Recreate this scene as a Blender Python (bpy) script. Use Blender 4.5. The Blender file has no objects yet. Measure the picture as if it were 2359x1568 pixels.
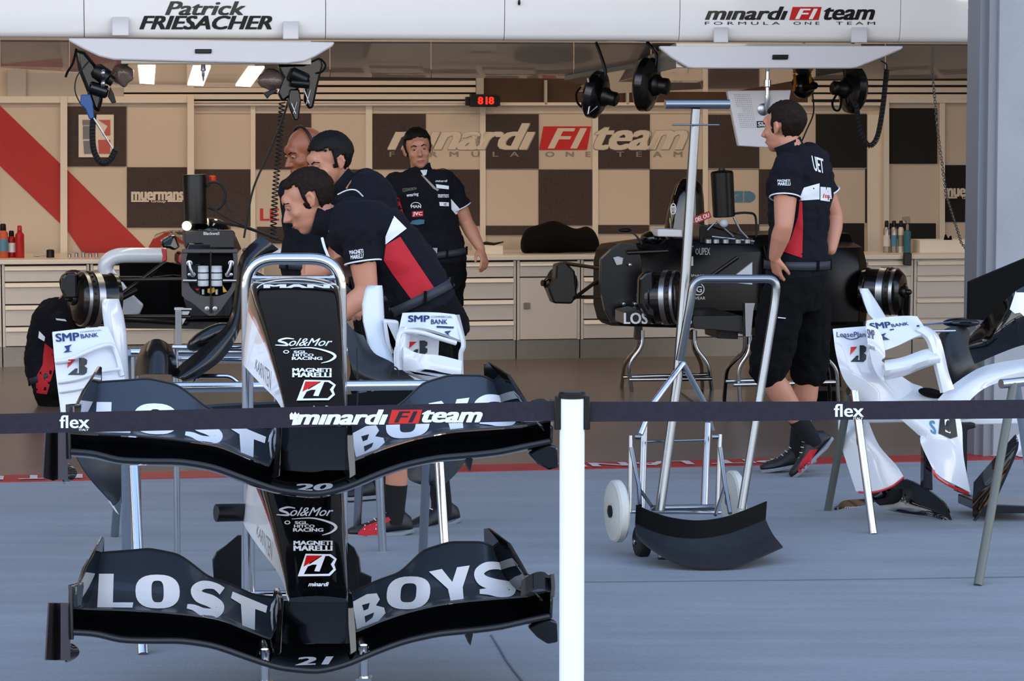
import bpy, bmesh, math, random
from mathutils import Vector as V, Matrix, Quaternion, noise
from mathutils.bvhtree import BVHTree
random.seed(7)
SC = bpy.context.scene
COL = SC.collection
PI = math.pi
# ------------------------------------------------------------------ camera
F, CX, CY, EYE = 6000.0, 1179.5, 784.0, 1.64
PITCH = math.atan((784-295)/F)
cam = bpy.data.cameras.new('camera'); cam.sensor_width = 36; cam.lens = 36*F/2359
cam.clip_start = .1; cam.clip_end = 300
co = bpy.data.objects.new('camera', cam); COL.objects.link(co)
co.location = (0, 0, EYE); co.rotation_euler = (PI/2-PITCH, 0, 0)
SC.camera = co
SC.view_settings.view_transform = 'Standard'; SC.view_settings.look = 'None'
SC.view_settings.gamma = 1; SC.view_settings.use_curve_mapping = False
SC.view_settings.exposure = 0.0
# ------------------------------------------------------------------ world: open shade under a blue sky
w = bpy.data.worlds.new('sky'); SC.world = w; w.use_nodes = True
nt = w.node_tree; nt.nodes.clear()
tc = nt.nodes.new('ShaderNodeTexCoord'); sx = nt.nodes.new('ShaderNodeSeparateXYZ')
cr = nt.nodes.new('ShaderNodeValToRGB'); bg = nt.nodes.new('ShaderNodeBackground'); ou = nt.nodes.new('ShaderNodeOutputWorld')
nt.links.new(tc.outputs['Generated'], sx.inputs[0]); nt.links.new(sx.outputs[2], cr.inputs[0])
nt.links.new(cr.outputs[0], bg.inputs[0]); nt.links.new(bg.outputs[0], ou.inputs[0])
e = cr.color_ramp.elements
e[0].position = 0.0; e[0].color = (.30, .31, .33, 1)
e[1].position = 1.0; e[1].color = (.34, .52, .90, 1)
for p_, c_ in ((.012, (2.9, 2.7, 2.5, 1)), (.05, (2.6, 2.4, 2.25, 1)), (.06, (.12, .12, .14, 1)), (.11, (.14, .15, .18, 1)), (.14, (1.7, 1.72, 1.75, 1)), (.34, (1.5, 1.6, 1.75, 1)), (.5, (.50, .66, .98, 1))):
    q = e.new(p_); q.color = c_
bg.inputs[1].default_value = 1.9
# ------------------------------------------------------------------ garage frame
TH = math.radians(9.7)
E1 = V((math.cos(TH), math.sin(TH), 0)); E2 = V((-math.sin(TH), math.cos(TH), 0)); UP = V((0, 0, 1))
def G(u, v, z): return E1*u + E2*v + UP*z
def ray(px, py):
    a = (px-CX)/F; b = (CY-py)/F
    return V((a, math.cos(PITCH)+b*math.sin(PITCH), -math.sin(PITCH)+b*math.cos(PITCH)))
CAM = V((0, 0, EYE))
def P(px, py, Y):
    d = ray(px, py); return CAM + d*(Y/d.y)
def PZ(px, py, z):
    d = ray(px, py); return CAM + d*((z-EYE)/d.z)
def PG(px, py, v):
    d = ray(px, py); return CAM + d*(v/d.dot(E2))
def UG(px, v, py=600): return PG(px, py, v).dot(E1)
def ZG(py, v, px=1179): return PG(px, py, v).z
def area(name, loc, rot, sx, sy, power, col):
    l = bpy.data.lights.new(name, 'AREA'); l.shape = 'RECTANGLE'; l.size = sx; l.size_y = sy; l.energy = power; l.color = col
    o = bpy.data.objects.new(name, l); COL.objects.link(o); o.location = loc; o.rotation_euler = rot; return o
# tube lights of the garage ceiling (the fittings are built with the ceiling)
WARM = (1.0, .75, .55)
for k, (u_, v_) in enumerate(((-2.2, 15.9), (1.2, 15.9), (4.6, 15.9), (-2.2, 17.6), (1.2, 17.6), (4.6, 17.6))):
    area('ceiling_tube_light', G(u_, v_, 3.1), (0, 0, TH), 2.4, .3, 19, WARM)
# ------------------------------------------------------------------ materials
def lin(h):
    h = h.lstrip('#'); r = []
    for i in (0, 2, 4):
        c = int(h[i:i+2], 16)/255; r.append(c/12.92 if c <= .04045 else ((c+.055)/1.055)**2.4)
    return (*r, 1)
def mat(name, col, rough=.5, metal=0., coat=0., var=0., vscale=8., bump=0., bscale=60., emit=0., spec=.5, trans=0.):
    m = bpy.data.materials.new(name); m.use_nodes = True
    t = m.node_tree; b = t.nodes['Principled BSDF']
    c = lin(col) if isinstance(col, str) else (*col[:3], 1)
    b.inputs['Base Color'].default_value = c; b.inputs['Roughness'].default_value = rough
    b.inputs['Metallic'].default_value = metal; b.inputs['Coat Weight'].default_value = coat
    b.inputs['Coat Roughness'].default_value = .03
    b.inputs['Specular IOR Level'].default_value = spec
    b.inputs['Transmission Weight'].default_value = trans
    if emit:
        b.inputs['Emission Color'].default_value = c; b.inputs['Emission Strength'].default_value = emit
    tc = None
    if var or bump:
        tc = t.nodes.new('ShaderNodeTexCoord')
    if var:
        n = t.nodes.new('ShaderNodeTexNoise'); n.inputs['Scale'].default_value = vscale; n.inputs['Detail'].default_value = 6
        t.links.new(tc.outputs['Object'], n.inputs['Vector'])
        r = t.nodes.new('ShaderNodeMapRange'); r.inputs[1].default_value = .3; r.inputs[2].default_value = .7
        r.inputs[3].default_value = 1-var; r.inputs[4].default_value = 1+var
        t.links.new(n.outputs[0], r.inputs[0])
        x = t.nodes.new('ShaderNodeVectorMath'); x.operation = 'SCALE'; x.inputs[0].default_value = c[:3]
        t.links.new(r.outputs[0], x.inputs['Scale']); t.links.new(x.outputs[0], b.inputs['Base Color'])
    if bump:
        n = t.nodes.new('ShaderNodeTexNoise'); n.inputs['Scale'].default_value = bscale; n.inputs['Detail'].default_value = 4
        t.links.new(tc.outputs['Object'], n.inputs['Vector'])
        k = t.nodes.new('ShaderNodeBump'); k.inputs['Strength'].default_value = bump; k.inputs['Distance'].default_value = .01
        t.links.new(n.outputs[0], k.inputs['Height']); t.links.new(k.outputs[0], b.inputs['Normal'])
    return m
M = {}
def streaky(m, amt, sc, stretch):
    t = m.node_tree; b = t.nodes['Principled BSDF']; src = b.inputs['Base Color'].links[0].from_socket
    tc = t.nodes.new('ShaderNodeTexCoord'); mp = t.nodes.new('ShaderNodeMapping'); mp.inputs['Scale'].default_value = stretch; mp.inputs['Rotation'].default_value = (0, 0, .17)
    n = t.nodes.new('ShaderNodeTexNoise'); n.inputs['Scale'].default_value = sc; n.inputs['Detail'].default_value = 8; n.inputs['Roughness'].default_value = .65
    r = t.nodes.new('ShaderNodeMapRange'); r.inputs[1].default_value = .25; r.inputs[2].default_value = .75; r.inputs[3].default_value = 1-amt; r.inputs[4].default_value = 1+amt
    x = t.nodes.new('ShaderNodeVectorMath'); x.operation = 'SCALE'
    t.links.new(tc.outputs['Object'], mp.inputs[0]); t.links.new(mp.outputs[0], n.inputs['Vector']); t.links.new(n.outputs[0], r.inputs[0]); t.links.new(src, x.inputs[0]); t.links.new(r.outputs[0], x.inputs['Scale']); t.links.new(x.outputs[0], b.inputs['Base Color'])
M['concrete'] = mat('concrete_paving', '#858b90', .75, var=.07, vscale=1.3, bump=.25, bscale=70)
streaky(M['concrete'], .14, 2.2, (.35, 3.2, 1)); streaky(M['concrete'], .07, 45, (1, 1, 1))
M['paint_floor'] = mat('painted_floor', '#6f5f55', .3, var=.10, vscale=2.5, bump=.03, bscale=20)
M['redline'] = mat('red_line_paint', '#a02a28', .5, var=.12, vscale=6)
M['lineletter'] = mat('line_lettering', '#c9bdb8', .5, var=.15, vscale=20)
M['panel'] = mat('cream_wall_panel', '#cfbfab', .55)
M['mullion'] = mat('cream_mullion', '#e2d6c4', .35)
M['darktile'] = mat('dark_carpet_tile', '#463b38', .95, var=.15, vscale=60, bump=.3, bscale=300)
M['blacktile'] = mat('black_tile', '#0c0a0a', .8)
M['redpaint'] = mat('red_wall_paint', '#b01e14', .5)
M['ceil'] = mat('ceiling_paint', '#b9b2a6', .7)
M['conc_pillar'] = mat('concrete_pillar', '#94979c', .8, var=.08, vscale=3, bump=.2, bscale=60)
M['steel_edge'] = mat('grey_steel_edge', '#777980', .5)
M['cab'] = mat('cream_cabinet_paint', '#d6cdc2', .4)
M['cab_lip'] = mat('drawer_lip_paint', '#e4dccf', .35)
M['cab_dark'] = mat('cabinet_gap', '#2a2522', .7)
M['plinth'] = mat('brushed_plinth', '#8e8880', .38, metal=.6, var=.06, vscale=30)
M['worktop'] = mat('worktop_laminate', '#e2d9ca', .35)
M['white_gloss'] = mat('white_gloss_panel', '#f8f6f3', .1, coat=1, bump=.02, bscale=4)
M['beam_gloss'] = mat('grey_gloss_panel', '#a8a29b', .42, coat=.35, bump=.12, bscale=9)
M['shield'] = mat('white_satin_panel', '#d9d7da', .35)
M['dull'] = mat('dull_grey_tube', '#62665f', .5, metal=.3)
M['black'] = mat('black_plastic', '#070708', .35, spec=.35)
M['black_matte'] = mat('black_matte', '#050506', .8, spec=.15)
M['black_gloss'] = mat('black_lacquer', '#050506', .07, coat=.6)
M['carbon'] = mat('bare_carbon', '#17191c', .42, var=.2, vscale=120, bump=.04, bscale=200)
M['white_paint'] = mat('white_lacquer', '#d3d8de', .12, coat=.6)
M['red_paint'] = mat('red_lacquer', '#c01418', .15, coat=.8)
M['wlet'] = mat('white_lettering', '#e9ebee', .35)
M['klet'] = mat('black_lettering', '#15120f', .3)
M['rlet'] = mat('red_lettering', '#c81812', .35)
M['glet'] = mat('grey_lettering', '#8d8578', .5)
M['crlet'] = mat('cream_lettering', '#d8cbb8', .5)
M['blet'] = mat('navy_lettering', '#16305e', .35)
M['bllet'] = mat('blue_lettering', '#4c7d98', .4)
M['chrome'] = mat('polished_steel', '#c9ccd0', .14, metal=1)
M['satin'] = mat('satin_steel', '#a9adb2', .3, metal=1)
M['dsteel'] = mat('dark_steel', '#3a3836', .35, metal=.9)
M['rubber'] = mat('black_rubber', '#101012', .7)
M['led'] = mat('red_led', '#ff1408', .4, emit=5)
M['lamp'] = mat('warm_glow', '#fff0d0', .5, emit=5)  # glow for the car lamp and the lights mirrored under the boom
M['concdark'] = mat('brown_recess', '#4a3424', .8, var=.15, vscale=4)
# ------------------------------------------------------------------ object helpers
def wl(o):
    r = V((0, 0, 0))
    while o: r = r + o.location; o = o.parent
    return r
def tag(o, label, cat, group=None, kind=None):
    if label: o['label'] = label
    if cat: o['category'] = cat
    if group: o['group'] = group
    if kind: o['kind'] = kind
    return o
def thing(name, loc, label, cat, group=None):
    o = bpy.data.objects.new(name, None); COL.objects.link(o); o.location = loc; o.empty_display_size = .1
    return tag(o, label, cat, group)
def copy_tree(o, parent=None):
    c = o.copy(); COL.objects.link(c); c.parent = parent
    for ch in list(o.children): copy_tree(ch, c)
    return c
class MB:
    def __init__(s): s.v = []; s.f = []; s.m = []
    def add(s, vs, fs, mi=0):
        k = len(s.v); s.v += [V(p) for p in vs]; s.f += [[i+k for i in f] for f in fs]; s.m += [mi]*len(fs); return s
    def hexa(s, p, mi=0):   # p: 4 bottom ccw + 4 top
        return s.add(p, [(3, 2, 1, 0), (4, 5, 6, 7), (0, 1, 5, 4), (1, 2, 6, 5), (2, 3, 7, 6), (3, 0, 4, 7)], mi)
    def box(s, c, sz, rot=None, mi=0):
        h = V(sz)*.5; R = rot or Matrix.Identity(3)
        p = [V(c)+R@V((x*h.x, y*h.y, z*h.z)) for z in (-1, 1) for x, y in ((-1, -1), (1, -1), (1, 1), (-1, 1))]
        return s.hexa(p, mi)
    def gbox(s, u0, u1, v0, v1, z0, z1, mi=0):
        return s.hexa([G(u0, v0, z0), G(u1, v0, z0), G(u1, v1, z0), G(u0, v1, z0), G(u0, v0, z1), G(u1, v0, z1), G(u1, v1, z1), G(u0, v1, z1)], mi)
    def gpx(s, x0, y0, x1, y1, v, d, mi=0):  # box in front of garage plane v, from pixel rectangle
        a = PG(x0, y1, v); b = PG(x1, y1, v); c = PG(x1, y0, v); e = PG(x0, y0, v)
        return s.prism([a, b, c, e], -E2*d, mi)
    def prism(s, poly, vec, mi=0):
        n = len(poly); vec = V(vec); a = [V(p) for p in poly]; b = [p+vec for p in a]
        nrm = V((0, 0, 0))
        for i in range(n): nrm += a[i].cross(a[(i+1) % n])
        fl = nrm.dot(vec) > 0
        fs = [list(range(n)), list(range(2*n-1, n-1, -1))]+[(i, i+n, (i+1) % n+n, (i+1) % n) for i in range(n)]
        if fl: fs = [list(reversed(f)) for f in fs]
        return s.add(a+b, fs, mi)
    def loft(s, rings, mi=0, cap=True, closed=True):
        n = len(rings[0]); vs = [p for r in rings for p in r]; fs = []
        for i in range(len(rings)-1):
            for j in range(n if closed else n-1):
                k = (j+1) % n; fs.append((i*n+j, i*n+k, (i+1)*n+k, (i+1)*n+j))
        if cap: fs.append(list(range(n-1, -1, -1))); fs.append([(len(rings)-1)*n+j for j in range(n)])
        return s.add(vs, fs, mi)
    def tube(s, pts, r, n=10, mi=0, cap=True, closed=False):
        pts = [V(p) for p in pts]; N = len(pts)
        rs = r if isinstance(r, (list, tuple)) else [r]*N
        T = []
        for i in range(N):
            if closed: t = pts[(i+1) % N]-pts[i-1]
            else: t = pts[min(i+1, N-1)]-pts[max(i-1, 0)]
            T.append(t.normalized() if t.length > 1e-9 else V((0, 0, 1)))
        ref = V((0, 0, 1)) if abs(T[0].z) < .9 else V((1, 0, 0))
        nx = T[0].cross(ref).normalized(); rings = []
        for i in range(N):
            if i:
                q = T[i-1].rotation_difference(T[i]); nx = q @ nx; nx = (nx-T[i]*nx.dot(T[i])).normalized()
            by = T[i].cross(nx)
            rings.append([pts[i]+nx*rs[i]*math.cos(2*PI*k/n)+by*rs[i]*math.sin(2*PI*k/n) for k in range(n)])
        if closed: rings.append(rings[0]); cap = False
        return s.loft(rings, mi, cap)
    def lathe(s, o, ax, prof, n=24, mi=0, cap=True):
        o = V(o); ax = V(ax).normalized(); ref = V((0, 0, 1)) if abs(ax.z) < .9 else V((1, 0, 0))
        x = ax.cross(ref).normalized(); y = ax.cross(x)
        return s.loft([[o+ax*t+x*max(r, 1e-4)*math.cos(2*PI*k/n)+y*max(r, 1e-4)*math.sin(2*PI*k/n) for k in range(n)] for t, r in prof], mi, cap)
    def ell(s, c, r, rot=None, n=16, m=10, mi=0):
        c = V(c); R = rot or Matrix.Identity(3); r = r if hasattr(r, '__len__') else (r, r, r)
        rings = []
        for i in range(m+1):
            a = -PI/2+PI*i/m; ca = max(math.cos(a), .02)
            rings.append([c+R@V((r[0]*ca*math.cos(2*PI*k/n), r[1]*ca*math.sin(2*PI*k/n), r[2]*math.sin(a))) for k in range(n)])
        return s.loft(rings, mi)
    def sheet(s, grid, th, mi=0, mi_back=None):   # grid[i][j], thickened along normals
        R = len(grid); Cn = len(grid[0]); g = [[V(p) for p in row] for row in grid]; nb = []
        for i in range(R):
            row = []
            for j in range(Cn):
                du = g[min(i+1, R-1)][j]-g[max(i-1, 0)][j]; dv = g[i][min(j+1, Cn-1)]-g[i][max(j-1, 0)]
                nn = du.cross(dv); nn = nn.normalized() if nn.length > 1e-12 else V((0, 0, 1))
                row.append(g[i][j]+nn*th)
            nb.append(row)
        vs = [p for r in g for p in r]+[p for r in nb for p in r]; K = R*Cn; fs = []; ms = []
        idx = lambda i, j: i*Cn+j
        for i in range(R-1):
            for j in range(Cn-1):
                q = (idx(i, j), idx(i, j+1), idx(i+1, j+1), idx(i+1, j))
                fs.append(q); ms.append(mi); fs.append([K+t for t in reversed(q)]); ms.append(mi if mi_back is None else mi_back)
        bd = [idx(0, j) for j in range(Cn)]+[idx(i, Cn-1) for i in range(1, R)]+[idx(R-1, j) for j in range(Cn-2, -1, -1)]+[idx(i, 0) for i in range(R-2, 0, -1)]
        for a in range(len(bd)):
            b = bd[(a+1) % len(bd)]; fs.append((bd[a], K+bd[a], K+b, b)); ms.append(mi)
        k = len(s.v); s.v += vs; s.f += [[i+k for i in f] for f in fs]; s.m += ms; return s
    def build(s, name, mats, parent=None, bevel=0., smooth=True, angle=38, origin=None, kind=None):
        me = bpy.data.meshes.new(name); off = wl(parent) if parent else (V(origin) if origin is not None else V((0, 0, 0)))
        me.from_pydata([p-off for p in s.v], [], s.f)
        mats = mats if isinstance(mats, (list, tuple)) else [mats]
        for m in mats: me.materials.append(m)
        for i, p in enumerate(me.polygons): p.material_index = s.m[i]
        bm = bmesh.new(); bm.from_mesh(me); bmesh.ops.recalc_face_normals(bm, faces=bm.faces); bm.to_mesh(me); bm.free()
        if smooth:
            me.polygons.foreach_set('use_smooth', [True]*len(me.polygons)); me.set_sharp_from_angle(angle=math.radians(angle))
        o = bpy.data.objects.new(name, me); COL.objects.link(o)
        if parent: o.parent = parent
        elif origin is not None: o.location = off
        if bevel:
            b = o.modifiers.new('bevel', 'BEVEL'); b.width = bevel; b.segments = 2; b.limit_method = 'ANGLE'; b.angle_limit = math.radians(40)
        if kind: o['kind'] = kind
        return o
def fillet(pts, r, n=6, closed=False):
    pts = [V(p) for p in pts]; N = len(pts); out = []
    rng = range(N) if closed else range(1, N-1)
    if not closed: out.append(pts[0])
    for i in rng:
        a, b, c = pts[i-1], pts[i], pts[(i+1) % N]
        u = a-b; w_ = c-b; d = min(r, u.length*.49, w_.length*.49)
        p = b+u.normalized()*d; q = b+w_.normalized()*d
        for k in range(n+1):
            t = k/n; out.append(p*(1-t)**2+b*2*t*(1-t)+q*t*t)
    if not closed: out.append(pts[-1])
    return out
def smoothpath(pts, n=6):
    pts = [V(p) for p in pts]; out = []
    for i in range(len(pts)-1):
        p0 = pts[max(i-1, 0)]; p1 = pts[i]; p2 = pts[i+1]; p3 = pts[min(i+2, len(pts)-1)]
        for k in range(n):
            t = k/n; out.append(.5*((2*p1)+(p2-p0)*t+(2*p0-5*p1+4*p2-p3)*t*t+(3*p1-p0-3*p2+p3)*t**3))
    out.append(pts[-1]); return out
def coil(path, R, turns, r, n_per=10, nseg=6, mb=None, mi=0):
    pts = smoothpath(path, 10); L = [0]
    for i in range(1, len(pts)): L.append(L[-1]+(pts[i]-pts[i-1]).length)
    T = L[-1]; out = []; N = int(turns*n_per); j = 0
    for k in range(N+1):
        s_ = T*k/N
        while j < len(L)-2 and L[j+1] < s_: j += 1
        t = (s_-L[j])/max(L[j+1]-L[j], 1e-6); c = pts[j].lerp(pts[j+1], t); d = (pts[j+1]-pts[j]).normalized()
        x = d.cross(V((0, 1, 0.01))).normalized(); y = d.cross(x); a = 2*PI*k/n_per
        out.append(c+x*R*math.cos(a)+y*R*math.sin(a))
    return mb.tube(out, r, nseg, mi)
# ---- lettering
_tc = {}
def text_shape(body, bold=.0, shear=0., spacing=1., res=3):
    key = (body, bold, shear, spacing)
    if key in _tc: return _tc[key]
    c = bpy.data.curves.new('t', 'FONT'); c.body = body; c.offset = 0; c.shear = shear; c.space_character = spacing; c.resolution_u = res
    o = bpy.data.objects.new('t', c); COL.objects.link(o)
    dg = bpy.context.evaluated_depsgraph_get(); me = bpy.data.meshes.new_from_object(o.evaluated_get(dg))
    vs = [(v.co.x, v.co.y) for v in me.vertices]; fs = [list(p.vertices) for p in me.polygons]
    bpy.data.objects.remove(o); bpy.data.curves.remove(c); bpy.data.meshes.remove(me)
    if bold > .005:
        v0, f0 = vs, fs; vs = []; fs = []; b = bold
        for dx, dy in ((-b, -b*.35), (-b, b*.35), (0, -b*.35), (0, b*.35), (b, -b*.35), (b, b*.35)):
            k = len(vs); zz = (len(vs)//len(v0)); vs += [(x+dx, y+dy, zz) for x, y in v0]; fs += [[i+k for i in f] for f in f0]
    x0 = min(v[0] for v in vs); x1 = max(v[0] for v in vs); y0 = min(v[1] for v in vs); y1 = max(v[1] for v in vs)
    vs = [((v[0]-x0)/(x1-x0), (v[1]-y0)/(y1-y0), v[2] if len(v) > 2 else 0) for v in vs]
    _tc[key] = (vs, fs); return vs, fs
def cut_shape(vs, fs, nx, ny):
    bm = bmesh.new(); bv = [bm.verts.new((v[0], v[1], (v[2] if len(v) > 2 else 0)*1e-3)) for v in vs]
    for f in fs:
        try: bm.faces.new([bv[i] for i in f])
        except ValueError: pass
    for k in range(1, nx): 
        bmesh.ops.bisect_plane(bm, geom=bm.verts[:]+bm.edges[:]+bm.faces[:], plane_co=(k/nx, 0, 0), plane_no=(1, 0, 0))
    for k in range(1, ny):
        bmesh.ops.bisect_plane(bm, geom=bm.verts[:]+bm.edges[:]+bm.faces[:], plane_co=(0, k/ny, 0), plane_no=(0, 1, 0))
    bm.verts.index_update(); r = ([(v.co.x, v.co.y, v.co.z*1e3) for v in bm.verts], [[v.index for v in f.verts] for f in bm.faces]); bm.free(); return r
def proj(p):
    d = V(p)-CAM; sp, cp = math.sin(PITCH), math.cos(PITCH); z = d.y*cp-d.z*sp
    return (CX+F*d.x/z, CY-F*(d.y*sp+d.z*cp)/z)
def quadmap(q):   # q: TL, TR, BR, BL pixel corners; returns f(u, v)
    (a, b, c, d) = [V(p).to_2d() if len(p) == 3 else V((p[0], p[1])) for p in q]
    return lambda u, v: (d.lerp(c, u)).lerp(a.lerp(b, u), v)
def rmap(x0, y0, x1, y1): return quadmap([(x0, y0), (x1, y0), (x1, y1), (x0, y1)])
_bvh = {}
def bvh(objs):
    key = tuple(o.name for o in objs)
    if key not in _bvh:
        vs = []; fs = []
        for o in objs:
            off = wl(o); k = len(vs); vs += [v.co+off for v in o.data.vertices]; fs += [[i+k for i in p.vertices] for p in o.data.polygons]
        _bvh[key] = BVHTree.FromPolygons(vs, fs)
    return _bvh[key]
def decal(name, mt, items, targets, parent, off=.002, th=.0, Y0=None, step=.0002):
    """items: list of (vs, fs, map, nx, ny, mat index); projected onto the target surfaces"""
    T = bvh(targets); mb = MB()
    for q_, it in enumerate(items):
        vs, fs, mp, nx, ny = it[:5]; mi = it[5] if len(it) > 5 else 0
        vs, fs = cut_shape(vs, fs, nx, ny); out = []; ok = []
        hits = []
        zs = [v[2] for v in vs]
        for x, y, _z in vs:
            p = mp(x, y); d = ray(p[0], p[1]).normalized(); h = T.ray_cast(CAM, d)
            hits.append((h[0], d, p))
        deps = sorted((h[0].y for h in hits if h[0] is not None)); md = deps[len(deps)//2] if deps else (Y0 or 10)
        for (h, d, p), z_ in zip(hits, zs):
            if h is None: out.append(None)
            else: out.append(h-d*(off+step*q_+.00003*z_))
        good = [f for f in fs if all(out[i] is not None for i in f)]
        good = [f for f in good if max(out[i].y for i in f)-min(out[i].y for i in f) < .09]
        out = [o if o is not None else V((0, 0, 0)) for o in out]
        used = sorted({i for f in good for i in f}); rm = {i: k for k, i in enumerate(used)}
        mb.add([out[i] for i in used], [[rm[i] for i in f] for f in good], mi)
    if not mb.f: print('DECAL EMPTY', name, items[0][2](0, 0)); return None
    o = mb.build(name, mt, parent, smooth=True, angle=80)
    return o
def dtext(body, q, nx=6, ny=2, bold=.02, shear=0., spacing=1., mi=0):
    vs, fs = text_shape(body, bold, shear, spacing)
    mp = q if callable(q) else (rmap(*q) if len(q) == 4 and not hasattr(q[0], '__len__') else quadmap(q))
    return (vs, fs, mp, nx, ny, mi)
def dpoly(pts, nx=4, ny=4, mi=0):
    """polygon given in pixel coordinates"""
    x0 = min(p[0] for p in pts); x1 = max(p[0] for p in pts); y0 = min(p[1] for p in pts); y1 = max(p[1] for p in pts)
    vs = [((x-x0)/(x1-x0), 1-(y-y0)/(y1-y0)) for x, y in pts]
    from mathutils.geometry import tessellate_polygon
    tr = tessellate_polygon([[V((a, b, 0)) for a, b in vs]])
    return (vs, [list(t) for t in tr], rmap(x0, y0, x1, y1), nx, ny, mi)
def arcstrip(cx, cy, rx, ry, a0, a1, w0, w1=None, n=24, rot=0., mi=0):
    """ring segment polygon in pixel coordinates (degrees, y down)"""
    w1 = w1 if w1 is not None else w0; o = []; i_ = []
    for k in range(n+1):
        t = k/n; a = math.radians(a0+(a1-a0)*t); w_ = w0+(w1-w0)*(1-abs(2*t-1)) if w1 != w0 else w0
        o.append((cx+(rx+w_/2)*math.cos(a), cy+(ry+w_/2)*math.sin(a))); i_.append((cx+(rx-w_/2)*math.cos(a), cy+(ry-w_/2)*math.sin(a)))
    vs = o+i_; fs = [[k, k+1, n+1+k+1, n+1+k] for k in range(n)]
    x0 = min(p[0] for p in vs); x1 = max(p[0] for p in vs); y0 = min(p[1] for p in vs); y1 = max(p[1] for p in vs)
    return ([((x-x0)/(x1-x0), 1-(y-y0)/(y1-y0)) for x, y in vs], fs, rmap(x0, y0, x1, y1), 2, 2, mi)
# ================================================================== THE SETTING
def struct(name, mb, m, **k):
    o = mb.build(name, m, **k); o['kind'] = 'structure'; return o
VW, VC, VL = 19.2, 18.2, 12.25     # back wall, cabinet fronts, pit line (distances across the garage)
b = MB(); b.add([G(-26, -12, 0), G(30, -12, 0), G(30, VL, 0), G(-26, VL, 0), G(-26, -12, -.2), G(30, -12, -.2), G(30, VL, -.2), G(-26, VL, -.2)], [(0, 1, 2, 3), (4, 7, 6, 5), (0, 4, 5, 1), (1, 5, 6, 2), (2, 6, 7, 3), (3, 7, 4, 0)])
struct('floor', b, M['concrete'], smooth=False)
b = MB().gbox(-9, 12, VL, 20.2, -.2, 0); floor_in = struct('floor', b, M['paint_floor'], smooth=False)
b = MB().gbox(-26, 30, VL-.02, VL+.22, -.02, .004); redline = struct('trim_1', b, M['redline'], smooth=False)
# joints of the paving
def joint(name, pts, w_):
    q = [PZ(x, y, .0015) for x, y in pts]; mb = MB()
    g = []
    for i, p in enumerate(q):
        d = (q[min(i+1, len(q)-1)]-q[max(i-1, 0)]).normalized(); n_ = V((-d.y, d.x, 0)); g.append([p-n_*w_*.5, p+n_*w_*.5])
    o = mb.sheet(g, .001).build(name, mat('joint_dirt', '#5b6066', .8), None, smooth=False); o['kind'] = 'structure'
joint('trim_3', [(1131, 1462), (1150, 1492), (1166, 1520), (1182, 1542), (1206, 1572), (1230, 1600)], .006)
joint('trim_4', [(1344, 1340), (1500, 1339), (1800, 1336), (2100, 1332), (2359, 1328), (2600, 1324)], .004)
# back wall
b = MB().gbox(-6.5, 9, VW, VW+.25, 0, 3.2); wall_back = struct('wall_back', b, M['panel'], smooth=False)
b = MB().gbox(-6.75, -6.5, VL, VW+.25, 0, 4.4); struct('wall_left', b, M['panel'], smooth=False)
b = MB().gbox(9, 9.25, VL, VW+.25, 0, 4.4); struct('wall_right', b, M['panel'], smooth=False)
b = MB().gbox(-9, 12, 14.9, VW+.25, 3.2, 3.4); b.gbox(-9, 12, VL+.1, 14.9, 4.4, 4.6); b.gbox(-9, 12, 14.85, 14.95, 3.2, 4.5); struct('ceiling', b, M['ceil'], smooth=False)
b = MB().gbox(-26, 30, VL+.05, VL+.4, 4.4, 12.5); struct('wall_front', b, mat('dark_facade', '#4a4744', .7), smooth=False)
# pillar right
px0 = UG(2288, VL+.15, 500)
b = MB().gbox(px0, px0+1.4, VL+.1, VL+.35, 0, 4.4); struct('wall_right', b, M['conc_pillar'], smooth=False)
b = MB().gbox(px0-.075, px0, VL+.17, VL+.35, 0, 4.4); b.gbox(px0-.045, px0, VL+.12, VL+.17, 0, 4.4)
struct('trim_2', b, M['steel_edge'], smooth=False)
# raised wall section left and right (partition panels)
def wallpart(name, boxes, m, parent=wall_back, bevel=0):
    b = MB()
    for x0, y0, x1, y1, v, d in boxes: b.gpx(x0, y0, x1, y1, v, d)
    return b.build(name, m, parent, smooth=False, bevel=bevel)
LV = VW-.06
left_panels = wallpart('partition_panel', [(-250, 236, 141, 900, VW, .05), (152, 236, 292, 900, VW, .05), (292.6, 236, 436, 900, VW, .05)], M['panel'])
wallpart('partition_frame', [(-250, 222, 440, 237, VW, .09), (139, 222, 155, 900, VW, .1), (430, 222, 445, 900, VW, .12)], M['mullion'])
wallpart('partition_frame', [(444, 236, 2030, 243, VW, .05), (577, 243, 588, 900, VW, .015), (842, 243, 857, 900, VW, .015), (1105, 243, 1118, 900, VW, .015), (1364, 243, 1377, 900, VW, .015), (1618, 243, 1630, 900, VW, .015), (1996, 264, 2032, 900, VW, .03)], M['mullion'])
right_panels = wallpart('partition_panel', [(2035, 236, 2600, 900, VW, .04)], M['panel'])
wallpart('partition_frame', [(2028, 225, 2600, 237, VW, .08), (2028, 225, 2040, 900, VW, .09), (2158, 237, 2170, 900, VW, .07)], M['mullion'])
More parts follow.
